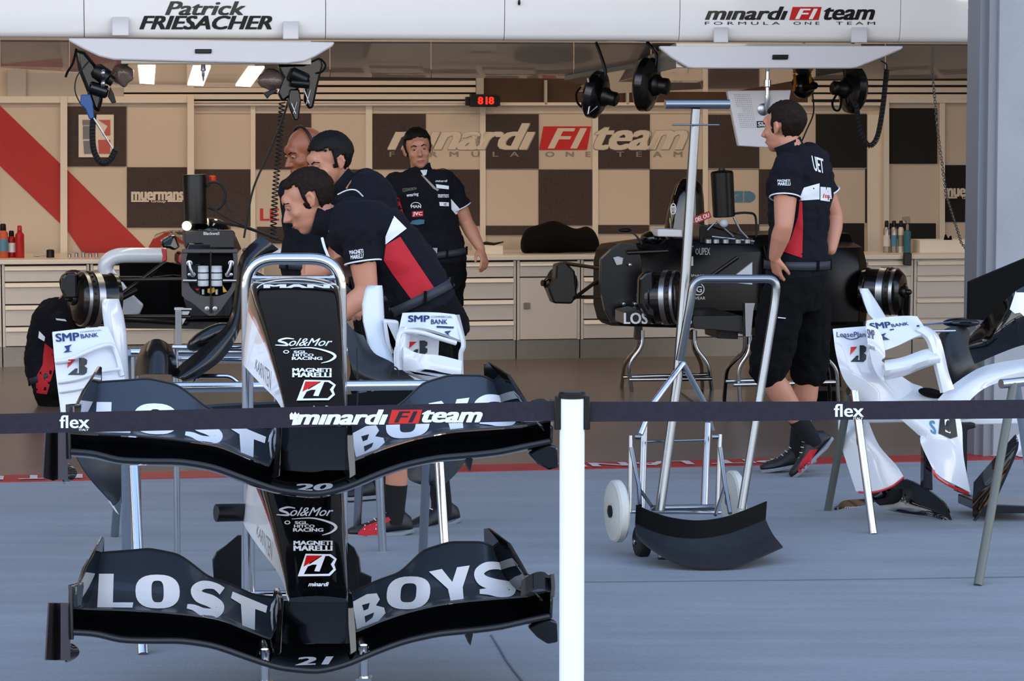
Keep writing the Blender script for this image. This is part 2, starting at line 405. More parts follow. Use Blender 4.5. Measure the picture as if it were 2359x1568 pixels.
# tiles (dark)
tiles = [(152, 245, 291, 383), (293, 385, 431, 524), (-110, 385, -2, 524)]
wallpart('carpet_tile', [(*t, VW-.05, .012) for t in tiles], M['darktile'])
wallpart('carpet_tile', [(*t, VW, .012) for t in [(589, 261, 716, 389), (449, 390, 577, 521), (592, 522, 705, 560), (717, 391, 842, 519), (858, 262, 980, 389), (982, 391, 1105, 519), (1118, 263, 1240, 388), (1241, 391, 1364, 518), (1118, 520, 1240, 541), (1377, 263, 1496, 388), (1497, 390, 1617, 517), (1377, 518, 1494, 538), (1630, 264, 1748, 387), (1748, 390, 1870, 516), (1630, 516, 1748, 540), (860, 520, 980, 545)]], M['darktile'])
wallpart('black_tile', [(*t, VW, .012) for t in [(1879, 263, 1996, 386), (1993, 388, 2026, 513), (1870, 514, 1990, 690), (860, 700, 980, 760)]], M['blacktile'])
wallpart('carpet_tile', [(*t, VW-.04, .012) for t in [(2042, 249, 2158, 377), (2171, 380, 2600, 511), (2040, 514, 2155, 550)]], M['blacktile'])
# fine grid seams of the cream panels
wallpart('panel_seam', [(*t, VW, .004) for t in [(716, 262, 717.2, 560), (980, 262, 981.2, 560), (1240, 262, 1241.2, 560), (1496, 262, 1497.2, 560), (1748, 262, 1749.2, 540), (449, 389.4, 1996, 390.6), (449, 261, 1996, 262), (980, 519, 1996, 520)]], M['glet'])
# diagonal red stripe on the left section
b = MB()
def redpoly(pts, v): b.prism([PG(x, y, v) for x, y in pts], -E2*.006)
redpoly([(-60, 190), (0, 243), (139, 377), (139, 515), (0, 382), (-60, 322)], VW-.05)
redpoly([(155, 391), (337, 572), (342, 585), (192, 585), (156, 532)], VW-.05)
b.build('red_stripe', M['redpaint'], wall_back, smooth=False)
# louvres of the rolled shutter above the panels
b = MB()
for x0, x1, v in ((285, 1095, VW-.02), (1870, 2600, VW-.02)):
    for y0, y1 in ((186, 196), (201, 213), (217, 229), (233, 241)):
        if y0 == 233 and x1 > 1200: continue
        b.gpx(x0, y0, x1, y1, v, .03)
b.build('shutter_slat', M['mullion'], wall_back, smooth=False, bevel=.004)
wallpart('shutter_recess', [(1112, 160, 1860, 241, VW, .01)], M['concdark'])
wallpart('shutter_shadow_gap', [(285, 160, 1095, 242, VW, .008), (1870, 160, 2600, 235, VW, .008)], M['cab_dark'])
wallpart('partition_frame', [(1095, 160, 1112, 242, VW, .05), (18, 160, 60, 222, VW, .06), (60, 168, 285, 222, VW, .03), (1252, 185, 1258, 241, VW, .05), (1440, 185, 1446, 241, VW, .05)], M['ceil'])
# wall signs
def flatdecal(name, m, items, parent, targets): return decal(name, m, items, targets, parent, off=.012)
BT = [wall_back]+[c for c in wall_back.children]
def minardi_wall(parent, tg):
    it = [dtext('minardi', (895, 283, 1238, 344), 1, 1, .045, .35, 1., 0), dtext('team', (1366, 296, 1585, 344), 1, 1, .045, .35, 1., 0)]
    return it
def logo_big():
    wl_, dl = [], []
    base = [('mınardı', (893, 284, 1232, 345)), ('team', (1368, 292, 1585, 345))]
    for s_, q in base: wl_.append(dtext(s_, q, 1, 1, .035, .38, .97))
    decal('sign_lettering', M['glet'], [dtext(s_, (q[0]-1.5, q[1]-1, q[2]+2.5, q[3]+1.5), 1, 1, .045, .38, .97) for s_, q in base], BT, wall_back, off=.004)
    decal('sign_lettering', M['crlet'], wl_, BT, wall_back, off=.006)
    decal('sign_lettering', M['rlet'], [dpoly([(1252, 291), (1362, 291), (1352, 345), (1242, 345)], 1, 1)], BT, wall_back, off=.006)
    decal('sign_lettering', M['crlet'], [dtext('F1', (1262, 295, 1352, 342), 1, 1, .03, .35, .9)], BT, wall_back, off=.008)
    # dark F of the red block reads as cream outline; small spaced letters
    decal('sign_lettering', M['glet'], [dtext('F O R M U L A', (897, 349, 1196, 361), 1, 1, .02, 0, 1.6), dtext('O N E', (1256, 349, 1361, 361), 1, 1, .02, 0, 1.6), dtext('T E A M', (1420, 349, 1572, 361), 1, 1, .02, 0, 1.6)], BT, wall_back, off=.004)
logo_big()
decal('sign_lettering', M['crlet'], [dtext('muermans', (302, 441, 424, 461), 1, 1, .05, 0, .98), dtext('Group', (348, 460, 382, 468), 1, 1, .03), dpoly([(302, 461), (343, 461), (343, 465), (302, 465)], 1, 1), dpoly([(386, 461), (420, 461), (420, 465), (386, 465)], 1, 1),
     dtext('muermans', (2174, 433, 2296, 453), 1, 1, .05, 0, .98), dtext('Group', (2216, 452, 2246, 460), 1, 1, .03), dpoly([(2174, 453), (2205, 453), (2205, 457), (2174, 457)], 1, 1)], BT, wall_back, off=.004)
decal('sign_lettering', M['rlet'], [dtext('LE M', (599, 480, 690, 508), 1, 1, .03)], BT, wall_back, off=.004)
decal('sign_lettering', M['bllet'], [dpoly([(1690, 440), (1712, 440), (1712, 466), (1690, 466)], 1, 1), dpoly([(1714, 440), (1728, 440), (1738, 446), (1741, 453), (1738, 460), (1728, 466), (1714, 466)], 1, 1)], BT, wall_back, off=.004)
decal('sign_lettering', M['crlet'], [dtext('COPTERS', (1692, 447, 1734, 458), 1, 1, .0, .5)], BT, wall_back, off=.004)
# square emblem sign on the dark tile: pale board with grey and red quarters
b = MB().gpx(181, 264, 262, 362, VW-.06, .012); b.build('emblem_board', M['mullion'], wall_back, smooth=False)
decal('emblem_board', M['steel_edge'], [dpoly([(190, 276), (220, 276), (216, 288), (190, 288)], 1, 1), dpoly([(191, 290), (213, 290), (208, 320), (191, 320)], 1, 1), dpoly([(192, 324), (218, 324), (218, 354), (194, 354)], 1, 1)], [c for c in wall_back.children], wall_back, off=.004)
M['pinkred'] = mat('faded_red', '#c05a50', .5)
decal('emblem_board', M['pinkred'], [dpoly([(226, 276), (254, 276), (254, 312), (236, 312), (248, 290)], 1, 1), dpoly([(226, 322), (254, 322), (254, 354), (228, 354)], 1, 1)], [c for c in wall_back.children], wall_back, off=.004)
# PIT LANE on the red line, read from inside
fin = [redline]
def linetext(s_, x0, x1):
    a = PG; t = []
    q0 = PZ(x0, 1080, .004); 
    vs, fs = text_shape(s_, .03); mb = MB()
    u0 = UG(x0, VL+.1, 1085); u1 = UG(x1, VL+.1, 1085)
    mb.add([G(u1+(u0-u1)*x, VL+.17-.14*y, .007+.0002*z) for x, y, z in vs], fs); return mb.build('line_lettering', M['lineletter'], redline, smooth=False)
linetext('PIT LANE', 1290, 1800); linetext('PIT LANE', -260, 190); linetext('PIT LANE', 2280, 2700)
# ------------------------------------------------------------------ cabinets
zt = .74
def cabinet(x0, x1, kind, label, front=VC, rows=None, top=.705):
    BK = VW-.14 if front == VC else front+.5
    u0, u1 = UG(x0, front, 700)+.004, UG(x1, front, 700)-.004
    t = thing('tool_cabinet', G((u0+u1)/2, front, 0), label, 'cabinet', 'cabinets along the back wall')
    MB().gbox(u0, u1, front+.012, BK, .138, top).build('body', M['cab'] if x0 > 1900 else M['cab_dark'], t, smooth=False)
    MB().gbox(u0, u1, front+.02, BK, 0, .136).build('plinth', M['plinth'], t, smooth=False)
    for a_ in (u0, u1-.018): MB().gbox(a_, a_+.018, front, front+.05, .138, top).build('stile', M['cab'], t, smooth=False)
    def drawer(z0, z1, name='drawer'):
        d = MB().gbox(u0+.02, u1-.02, front-.006, front+.02, z0+.004, z1-.034).build(name, M['cab'], t, smooth=False, bevel=.002)
        h = MB(); h.hexa([G(u0+.02, front-.03, z1-.034), G(u1-.02, front-.03, z1-.034), G(u1-.02, front+.01, z1-.034), G(u0+.02, front+.01, z1-.034),
                          G(u0+.02, front-.012, z1-.006), G(u1-.02, front-.012, z1-.006), G(u1-.02, front+.01, z1-.006), G(u0+.02, front+.01, z1-.006)])
        h.build('pull_lip', M['cab_lip'], d, smooth=False, bevel=.002)
    if kind == 'drawers':
        r = rows or [.14, .28, .43, .585, .70]
        for a, c in zip(r[:-1], r[1:]): drawer(a, c)
    else:
        drawer(.585, .70)
        d = MB().gbox(u0+.02, u1-.02, front-.008, front+.02, .142, .58).build('door', M['cab'], t, smooth=False, bevel=.003)
        l = MB().gbox(u0+.045, u0+.09, front-.02, front-.008, .36, .405).build('latch', M['plinth'], d, smooth=False, bevel=.002)
    return t
cabinet(-130, 4, 'drawers', 'cream drawer cabinet cut by the left edge of the photo, four drawers')
cabinet(4, 208, 'drawers', 'cream four-drawer cabinet under the red aerosols at far left')
cabinet(208, 408, 'drawers', 'cream drawer cabinet behind the car with its white looped bodywork')
cabinet(408, 610, 'drawers', 'cream drawer cabinet hidden behind the upright front of the left car')
cabinet(880, 1040, 'drawers', 'cream drawer cabinet behind the standing man with the lanyard')
cabinet(1040, 1190, 'drawers', 'cream drawer cabinet just right of the hanging hand of the man by the wall')
cabinet(1190, 1337, 'door', 'cream cabinet with one drawer over a square-latched door')
cabinet(1337, 1575, 'drawers', 'cream drawer cabinet behind the front of the black car')
cabinet(1575, 1720, 'drawers', 'cream drawer cabinet behind the tall steel T-handle')
VR = VC-.35
cabinet(1990, 2104, 'door', 'narrow cream cabinet under the spray bottles on the right', VR)
cabinet(2104, 2300, 'drawers', 'cream drawer cabinet left of the concrete pillar', VR)
def worktop(x0, x1, label, front):
    u0, u1 = UG(x0, front), UG(x1, front)
    t = MB().gbox(u0, u1, front-.03, (VW-.12 if front == VC else front+.52), .708, zt).build('worktop', M['worktop'], None, smooth=False, bevel=.005)
    tag(t, label, 'worktop'); return t
worktop(-130, 610, 'long cream worktop on the cabinets at the left', VC)
worktop(880, 1720, 'long cream worktop under the black bag', VC)
worktop(1990, 2300, 'short cream worktop with a row of bottles at the right', VR)
# ------------------------------------------------------------------ ceiling lamps
for k, (u_, v_) in enumerate(((-2.2, 15.9), (1.2, 15.9), (4.6, 15.9), (-2.2, 17.6), (1.2, 17.6), (4.6, 17.6))):
    t = MB().gbox(u_-1.25, u_+1.25, v_-.2, v_+.2, 3.13, 3.2).build('ceiling_light', M['white_gloss'], None, smooth=False)
    t.parent = bpy.data.objects['ceiling']
# ================================================================== FRONT WING NOSES ON THE RACK
def interp(tab, x):
    if x <= tab[0][0]: return tab[0][1]
    for (a, b), (c, d) in zip(tab[:-1], tab[1:]):
        if x <= c: return b+(d-b)*(x-a)/(c-a)
    return tab[-1][1]
def yw(px): return 7.2+(px-730)*(.24/1100)
DZ = V((0, 0, .5))
LEAD = [(168, 1461), (227, 1464), (269, 1479), (345, 1481), (418, 1480), (493, 1491), (567, 1518), (642, 1543), (735, 1552), (801, 1535), (865, 1506), (930, 1482), (1010, 1464), (1090, 1457), (1155, 1449), (1204, 1437), (1266, 1424)]
SLOT = [(168, 1401), (317, 1406), (403, 1412), (508, 1425), (567, 1450), (627, 1473), (730, 1483), (824, 1453), (890, 1425), (962, 1403), (1043, 1387), (1204, 1374), (1266, 1370)]
TOPL = [(180, 1345), (190, 1300), (227, 1273), (308, 1267), (344, 1263), (409, 1276), (433, 1291), (478, 1327), (538, 1348), (582, 1369), (642, 1377)]
TOPR = [(804, 1368), (866, 1338), (920, 1319), (949, 1293), (972, 1268), (1036, 1248), (1114, 1248), (1150, 1268), (1205, 1330), (1262, 1332)]
def bez(a, b, c, t): return a*(1-t)**2+b*2*t*(1-t)+c*t*t
def make_nose():
    t = thing('nose_cone', P(732, 1372, 7.3)*1.0, '', 'nose cone', 'car noses on the chrome rack')
    # -- nose body
    st = [  # Y, TL, TR, BR, BL (upper-nose pixels), white fraction, radius
        (8.14, (600, 640), (758, 641), (775, 800), (575, 800), .70),
        (8.08, (578, 646), (778, 650), (792, 835), (560, 838), .72),
        (8.00, (580, 662), (784, 664), (794, 843), (557, 842), .74),
        (7.85, (594, 705), (787, 707), (796, 862), (572, 861), .80),
        (7.65, (615, 770), (790, 772), (798, 893), (602, 893), .88),
        (7.45, (637, 850), (793, 852), (799, 925), (634, 925), .93),
        (7.32, (652, 915), (796, 917), (800, 948), (651, 950), .95),
        (7.25, (658, 950), (798, 951), (800, 966), (657, 968), .95),
        (7.215, (664, 968), (794, 969), (797, 977), (662, 978), .95)]
    mb = MB(); rings = []; ms = []
    for Y, TL, TR, BR, BL, wf in st:
        a, b_, c, d = [P(*q, Y)-DZ for q in (BL, TL, TR, BR)]
        r = min(.022, (b_-a).length*.3); pts = []
        n_ = 5
        up = (b_-a).normalized(); rt = (c-b_).normalized(); dn = (d-c).normalized(); lf = (a-d).normalized()
        s0 = a+up*r*.4; s1 = b_-up*r
        for k in range(n_): pts.append(s0.lerp(s1, wf*k/(n_-1)))      # white part
        pts.append(s0.lerp(s1, min(wf+.07, .99)))                     # red line
        pts.append(s1)
        for k in (1, 2, 3): pts.append(bez(s1, b_, b_+rt*r*1.2, k/3.))
        for k in range(1, 6):
            q = (b_+rt*r*1.2).lerp(c-rt*r, k/6.); q = q+UP*.006*math.sin(PI*k/6); pts.append(q)
        for k in (0, 1, 2, 3): pts.append(bez(c-rt*r, c, c+dn*r, k/3.))
        pts.append(c.lerp(d, .6)); pts.append(d); pts.append(d+lf*.04); pts.append(a-lf*.04)
        rings.append(pts)
    n = len(rings[0])
    fine = []
    for i in range(len(rings)-1):
        for k in range(4):
            t_ = k/4.; p0 = rings[max(i-1, 0)]; p1 = rings[i]; p2 = rings[i+1]; p3 = rings[min(i+2, len(rings)-1)]
            fine.append([.5*((2*p1[j])+(p2[j]-p0[j])*t_+(2*p0[j]-5*p1[j]+4*p2[j]-p3[j])*t_*t_+(3*p1[j]-p0[j]-3*p2[j]+p3[j])*t_**3) for j in range(n)])
    fine.append(rings[-1]); rings = fine
    vs = [p for r in rings for p in r]; fs = []; mi = []
    for i in range(len(rings)-1):
        for j in range(n):
            k = (j+1) % n; fs.append((i*n+j, i*n+k, (i+1)*n+k, (i+1)*n+j)); mi.append(1 if j < 4 else (2 if j == 4 else 0))
    mb.v = vs; mb.f = fs+[list(range(n-1, -1, -1)), [(len(rings)-1)*n+j for j in range(n)]]; mb.m = mi+[0, 0]
    body = mb.build('nose_body', [M['black_gloss'], mat('white_nose_lacquer', '#f2f4f6', .15, coat=.6), M['red_paint']], t, angle=50)
    # -- main plane
    xs = [168+(1266-168)*k/72. for k in range(73)]
    rows = []
    for x in xs:
        a = P(x, interp(LEAD, x)-7, yw(x)); c = P(x, interp(SLOT, x)+2, yw(x)+.24)
        m1 = P(x, interp(LEAD, x)-4, yw(x)+.09)-UP*.004
        rows.append([bez(a, m1-UP*.018, c, k/7.) for k in range(8)])
    def sm(rows, it=3):
        for _ in range(it):
            rows = [rows[0]]+[[(rows[i-1][j]+rows[i][j]*2+rows[i+1][j])/4 for j in range(len(rows[0]))] for i in range(1, len(rows)-1)]+[rows[-1]]
        return rows
    rows = sm(rows)
    mb = MB().sheet(rows, -.007); main = mb.build('main_plane', M['black_gloss'], t, angle=60)
    lead = [r[0]+V((0, 0, -.002)) for r in rows]
    MB().tube(lead, .0085, 8).build('leading_edge', M['carbon'], t)
    # -- flaps
    flaps = []
    for tab, x0, x1 in ((TOPL, 180, 640), (TOPR, 806, 1262)):
        rows = []; N = 40
        for k in range(N+1):
            x = x0+(x1-x0)*k/N
            a = P(x, interp(SLOT, x)-2, yw(x)+.19); c = P(x, interp(tab, x), yw(x)+.43)
            m1 = P(x, interp(SLOT, x)-14, yw(x)+.36)
            rows.append([bez(a, a.lerp(m1, .75), c, q/8.) for q in range(9)])
        rows = sm(rows, 1)
        f = MB().sheet(rows, -.005).build('flap', M['flap'], t, angle=60); flaps.append(f)
        MB().tube([r[-1] for r in rows], .0035, 6).build('flap_edge', M['carbon'], f)
    # -- pylons between nose and plane
    for pts in ([(642, 1376, 7.26), (654, 1376, 7.24), (650, 1440, 7.23), (648, 1505, 7.2), (632, 1512, 7.2), (630, 1440, 7.27)], [(800, 1365, 7.3), (812, 1368, 7.28), (818, 1440, 7.27), (822, 1500, 7.24), (806, 1510, 7.24), (803, 1440, 7.28)]):
        MB().prism([P(*q) for q in pts], E2*.16).build('pylon', M['black_gloss'], t, bevel=.003)
    MB().sheet([[P(x, y, Y) for (y, Y) in ((1385, 7.34), (1440, 7.36), (1482, 7.36))] for x in range(648, 812, 20)], .006).build('nose_underside', M['black_gloss'], t)
    # -- endplates
    X = lambda px, py, dy: P(px, py, yw(px)+dy)
    l = [X(166, 1470, .0), X(164, 1400, 0), X(163, 1347, .02), X(186, 1340, .1), X(200, 1305, .2), X(216, 1276, .3), X(236, 1236, .44), X(240, 1236, .48), X(240, 1300, .48), X(232, 1400, .48), X(205, 1440, .3)]
    MB().prism(l, V((-.008, 0, 0))).build('endplate', M['black_gloss'], t, bevel=.002)
    MB().tube([X(165, 1472, 0), X(163, 1400, 0), X(163, 1350, .01)], .006, 8).build('endplate_rim', M['carbon'], t)
    # forward vane of the left endplate: curved double sheet
    g = [[P(x+dx, y, Y) for x, dx, Y in ((107, 0, 6.98), (113, 0, 7.03), (122, 0, 7.09), (130, 0, 7.11), (142, 0, 7.06), (160, 0, 7.08))] for y in (1388, 1430, 1475, 1520)]
    for i, row in enumerate(g):
        for j in range(2): row[j] = row[j]+V((-.003*i+.004, 0, 0))
    MB().sheet(g, .004).build('turning_vane', M['satin_black'], t, angle=70)
    MB().sheet([[X(150+30*math.sin(k*PI/8.)*(j/3.), 1478+46*k/8., .0+.02*j) for j in range(4)] for k in range(9)], .005).build('footplate', M['black_gloss'], t)
    MB().prism([X(166, 1350, .02), X(185, 1341, .1), X(183, 1352, .06), X(178, 1396, .05), X(167, 1400, .02)], E1*.012).build('endplate_lip', M['bluegrey_gloss'], t, bevel=.003)
    # right
    r_ = [X(1266, 1424, 0), X(1268, 1374, 0), X(1270, 1330, .02), X(1252, 1327, .08), X(1212, 1322, .2), X(1172, 1252, .36), X(1124, 1216, .46), X(1114, 1217, .5), X(1116, 1290, .5), X(1180, 1400, .4)]
    MB().prism(r_, V((.008, 0, 0))).build('endplate', M['black_gloss'], t, bevel=.002)
    MB().tube([X(1172, 1252, .35), X(1192, 1290, .28), X(1210, 1322, .2)], .005, 8).build('endplate_rim', M['carbon'], t)
    g = [[P(1200+(1272-1200)*k/8., 1338-22*math.sin(PI*min(k/8., .8)**1.0*.8)+j*12+(6 if k > 6 else 0), yw(1230)+.1-.03*j) for j in range(4)] for k in range(9)]
    MB().sheet(g, .005).build('footplate_curl', M['bluegrey_gloss'], t)
    MB().prism([X(1216, 1444, .05), X(1262, 1424, .0), X(1284, 1432, -.02), X(1286, 1480, .0), X(1262, 1484, .02), X(1238, 1468, .04)], E2*.03).build('footplate', M['black_gloss'], t, bevel=.006)
    MB().tube([X(1272, 1322, .02), X(1274, 1350, .01), X(1272, 1374, 0)], .006, 8).build('endplate_rim', M['carbon'], t)
    MB().prism([X(1072, 1460, .05), X(1090, 1458, .05), X(1084, 1487, .06)], E2*.05).build('strake', M['carbon'], t)
    # turning vanes behind nose tip
    MB().sheet([[P(x, y0+(y1-y0)*j/4., 7.75+.02*j) for j in range(5)] for x, y0, y1 in ((492, 1290, 1370), (500, 1272, 1385), (520, 1258, 1392), (548, 1234, 1395), (556, 1234, 1395))], .005).build('barge_vane', M['carbon'], t, angle=60)
    MB().sheet([[P(x, y0+(y1-y0)*j/4., 7.72+.01*j) for j in range(5)] for x, y0, y1 in ((800, 1250, 1380), (815, 1262, 1380), (826, 1285, 1380), (830, 1318, 1378), (855, 1330, 1362))], .005).build('barge_vane', M['carbon'], t, angle=60)
    # -- lettering on the flaps (pixels of the lower nose)
    A = [dtext('L', [(228, 1320), (263, 1320), (307, 1398), (224, 1398)], 2, 3, .07)]
    def poly(pts): return dpoly(pts, 14, 10)
    L = [(228, 1321), (262, 1321), (260, 1387), (307, 1387), (305, 1399), (224, 1398)]
    T_ = [(536, 1362), (616, 1395), (613, 1411), (588, 1402), (587, 1451), (558, 1440), (555, 1391), (532, 1377)]
    def ring(cx, cy, rx, ry, ix, iy, sk=0., n=28, ex=2.5):
        o = []; i_ = []
        for k in range(n+1):
            a = 2*PI*k/n; c, s_ = math.cos(a), math.sin(a); f = lambda v, e_: math.copysign(abs(v)**(2/e_), v)
            o.append((cx+rx*f(c, ex)+sk*s_*ry, cy+ry*f(s_, ex))); i_.append((cx+ix*f(c, ex+.7)+sk*s_*iy, cy+iy*f(s_, ex+.7)))
        vs = o+i_; x0 = min(p[0] for p in vs); x1 = max(p[0] for p in vs); y0 = min(p[1] for p in vs); y1 = max(p[1] for p in vs)
        fs = [[k, k+1, n+1+k+1, n+1+k] for k in range(n)]
        return ([((x-x0)/(x1-x0), 1-(y-y0)/(y1-y0)) for x, y in vs], fs, rmap(x0, y0, x1, y1), 14, 10, 0)
    def stroke(path, w_, n=10):
        p = smoothpath([V((x, y, 0)) for x, y in path], n); a = []; b_ = []
        for i in range(len(p)):
            tg = (p[min(i+1, len(p)-1)]-p[max(i-1, 0)]).normalized(); nn = V((-tg.y, tg.x, 0)); ww = interp([(k/(len(w_)-1), q) for k, q in enumerate(w_)], i/(len(p)-1))/2
            a.append(p[i]+nn*ww); b_.append(p[i]-nn*ww)
        vs = [(q.x, q.y) for q in a+b_]; N = len(a); fs = [[k, k+1, N+k+1, N+k] for k in range(N-1)]
        x0 = min(q[0] for q in vs); x1 = max(q[0] for q in vs); y0 = min(q[1] for q in vs); y1 = max(q[1] for q in vs)
        return ([((x-x0)/(x1-x0), 1-(y-y0)/(y1-y0)) for x, y in vs], fs, rmap(x0, y0, x1, y1), 14, 10, 0)
    S1 = stroke([(512, 1361), (494, 1349), (468, 1347), (452, 1358), (460, 1374), (486, 1384), (503, 1397), (495, 1411), (470, 1410), (447, 1399), (431, 1396)], [20, 15, 20, 24, 27, 29, 27, 24, 20, 14, 10])
    left = [poly(L), ring(363, 1362, 51, 39, 14, 25, .03), S1, poly(T_)]
    S2 = stroke([(1172, 1314), (1150, 1303), (1122, 1304), (1104, 1318), (1112, 1336), (1140, 1346), (1172, 1352), (1174, 1362), (1152, 1366), (1128, 1362), (1105, 1362)], [12, 16, 20, 22, 26, 27, 26, 22, 18, 16, 10])
    Y_ = [(988, 1316), (1018, 1310), (1042, 1340), (1053, 1306), (1082, 1302), (1066, 1352), (1068, 1379), (1038, 1383), (1032, 1356)]
    Bp = [(812, 1386), (845, 1368), (868, 1366), (875, 1380), (866, 1394), (885, 1399), (888, 1412), (872, 1430), (822, 1449)]
    B_ = dpoly(Bp, 14, 10); Bh1 = dpoly([(834, 1393), (852, 1388), (848, 1402), (838, 1406)], 4, 4, 1); Bh2 = dpoly([(840, 1419), (862, 1410), (858, 1422), (842, 1434)], 4, 4, 1)
    bt = [(782, 1393), (797, 1389), (797, 1420)]
    right = [B_, Bh1, Bh2, ring(941, 1365, 50, 38, 18, 22, -.15), poly(Y_), S2]
    decal('flap_lettering', M['wlet'], left, flaps[:1]+[main], flaps[0], off=.003)
    decal('flap_lettering', [M['wlet'], M['flap']], right, flaps[1:]+[main], flaps[1], off=.003, step=.0006)
    # -- decals on the nose top face (lower pixels)
    N_ = [body]
    W = []
    W += [stroke([(680, 1170), (662, 1168), (645, 1174), (660, 1180), (664, 1186), (637, 1185)], [2, 4, 5, 5, 4, 2]), dtext('ol&Mor', (668, 1168, 768, 1188), 4, 2, .01, .5)]
    W += [dtext('SGL', (679, 1200, 710, 1207), 2, 1, .04), dtext('HITCO', (677, 1208, 725, 1215), 2, 1, .04), dtext('RACING', (675, 1216, 745, 1224), 2, 1, .04), ring(662, 1203, 7, 4.5, 4, 2.5, 0, 14, 2), stroke([(672, 1195), (720, 1193), (760, 1203), (774, 1214), (762, 1226), (742, 1232)], [1, 3, 5, 7, 4, 1])]
    W += [dtext('MAGNETI', (676, 1245, 766, 1255), 4, 1, .05), dtext('MARELLI', (676, 1256, 766, 1268), 4, 1, .05)]
    W += [dtext('minardi', (710, 1340, 758, 1350), 3, 1, .03, .35)]
    W += [dpoly([(704, 1275), (762, 1276), (776, 1287), (770, 1300), (774, 1312), (760, 1326), (686, 1327)], 10, 8)]
    K = [dpoly([(722, 1280), (758, 1280), (770, 1288), (762, 1299), (768, 1310), (757, 1321), (700, 1322)], 10, 8, 1)]
    R_ = [dpoly([(706, 1279), (742, 1279), (699, 1305)], 6, 5, 2)]
    W2 = [dpoly([(744, 1279), (750, 1279), (736, 1316), (724, 1315), (730, 1300), (720, 1300), (700, 1308)], 6, 5, 3)]
    decal('sponsor_lettering', [M['wlet'], M['black_gloss'], M['rlet'], M['wlet']], W+K+R_+W2, N_, body, off=.0015, step=.0004)
    mm = lambda x, y: proj(P(x, y, 8.05)-DZ)
    def upmap(it): 
        f = it[2]; return (it[0], it[1], (lambda u, v: mm(*f(u, v))), *it[3:])
    decal('sponsor_lettering', M['wlet'], [upmap(dtext('MAN', (607, 656, 760, 666), 4, 1, .06)), upmap(arcstrip(680, 668, 88, 26, 185, 355, 3))], N_, body, off=.002)
    side = [dtext('KARNTEN', [(582, 1190), (612, 1265), (612, 1300), (578, 1245)], 4, 2, .0)]
    decal('side_lettering', M['steel_edge'], [dtext('KARNTEN', [(593, 1208), (628, 1248), (626, 1292), (590, 1230)], 3, 2, .0)], N_, body, off=.002)
    return t, body, main
M['flap'] = mat('flap_black', '#252d37', .4, coat=.2)
M['satin_black'] = mat('satin_black', '#6b6468', .2, metal=.8)
M['bluegrey_gloss'] = mat('bluegrey_gloss', '#1c2027', .08, coat=1)
nose, nbody, nmain = make_nose()
tag(nose, 'black nose cone and front wing numbered 21, lower of the two on the chrome rack', 'nose cone')
def numtext(s_, q, mainp, parent, dz=0):
    vs, fs = text_shape(s_, .04, .25); vs, fs = cut_shape(vs, fs, 4, 2)
    T = bvh([nmain]); mp = quadmap(q); mb = MB(); out = []
    for x, y, z in vs:
        p = mp(x, y); d = ray(*p).normalized(); h = T.ray_cast(CAM, d)[0]
        out.append((h if h is not None else P(p[0], p[1], 7.3))-d*(.003+z*.00005)+V((0, 0, dz)))
    mb.add(out, fs); return mb.build('race_number', M['wlet'], parent, smooth=False)
nose2 = copy_tree(nose); nose2.location = nose.location+DZ
for c in list(nose2.children):
    if c.name.startswith('barge_vane'): bpy.data.objects.remove(c)
nose2['label'] = 'black nose cone and front wing numbered 20, upper one with its back at the hoop'
for r_, s_, dz in ((nose, '21', 0), (nose2, '20', .5)):
    mp_ = [c for c in r_.children if c.name.startswith('main_plane')][0]
    numtext(s_, [(672, 1513), (768, 1511), (772, 1529), (680, 1532)], mp_, mp_, dz)
# ---- rack
def at(px, py, Y): return P(px, py, Y)
t = thing('nose_rack', P(690, 1378+60, 8.1)*1.0, 'chrome tubular rack with a round hoop holding the two nose cones', 'rack')
t.location.z = 0
HX0, HX1 = P(569, 700, 8.19), P(785, 700, 8.19)
zt_ = P(680, 596, 8.19).z
hoop = fillet([V((HX0.x, HX0.y, .16)), V((HX0.x, HX0.y, zt_)), V((HX1.x, HX1.y, zt_)), V((HX1.x, HX1.y, .16))], .095, 10)
MB().tube(hoop, .0185, 16).build('hoop', M['chrome'], t)
inner = P(585, 648, 8.17); inner2 = P(775, 648, 8.17)
MB().tube(fillet([V((HX0.x, HX0.y, 1.17)), P(610, 640, 8.17), P(750, 640, 8.17), V((HX1.x, HX1.y, 1.17))], .05, 6), .008, 8).build('cross_bar', M['chrome'], t)
fl, fr = P(610, 1535, 7.28), P(838, 1535, 7.34)
for a, c in ((V((HX0.x, HX0.y, .16)), fl), (V((HX1.x, HX1.y, .16)), fr)):
    f0 = V((c.x, c.y, .12)); MB().tube([V((a.x, a.y, .16)), V((f0.x, f0.y, .16))], .015, 12).build('base_rail', M['chrome'], t)
    MB().tube([V((f0.x, f0.y, .17)), V((f0.x, f0.y, .075))], .0135, 14).build('foot_post', M['chrome'], t)
    cst = MB().lathe(V((f0.x-.012, f0.y, .038)), (1, 0, 0), [(0, .03), (.003, .037), (.022, .037), (.025, .03)], 20).build('caster', M['rubber'], t)
    MB().prism([V((f0.x-.022, f0.y-.02, .03)), V((f0.x-.022, f0.y+.02, .03)), V((f0.x-.022, f0.y+.025, .078)), V((f0.x-.022, f0.y-.025, .078))], V((.045, 0, 0))).build('caster_fork', M['chrome'], cst)
    b = V((a.x, a.y, .16)); MB().tube([b, V((b.x, b.y, .07))], .0135, 12).build('foot_post', M['chrome'], t)
    cst = MB().lathe(V((b.x-.012, b.y, .038)), (1, 0, 0), [(0, .03), (.003, .037), (.022, .037), (.025, .03)], 20).build('caster', M['rubber'], t)
    MB().box((b.x, b.y, .06), (.04, .04, .03)).build('caster_fork', M['chrome'], cst)
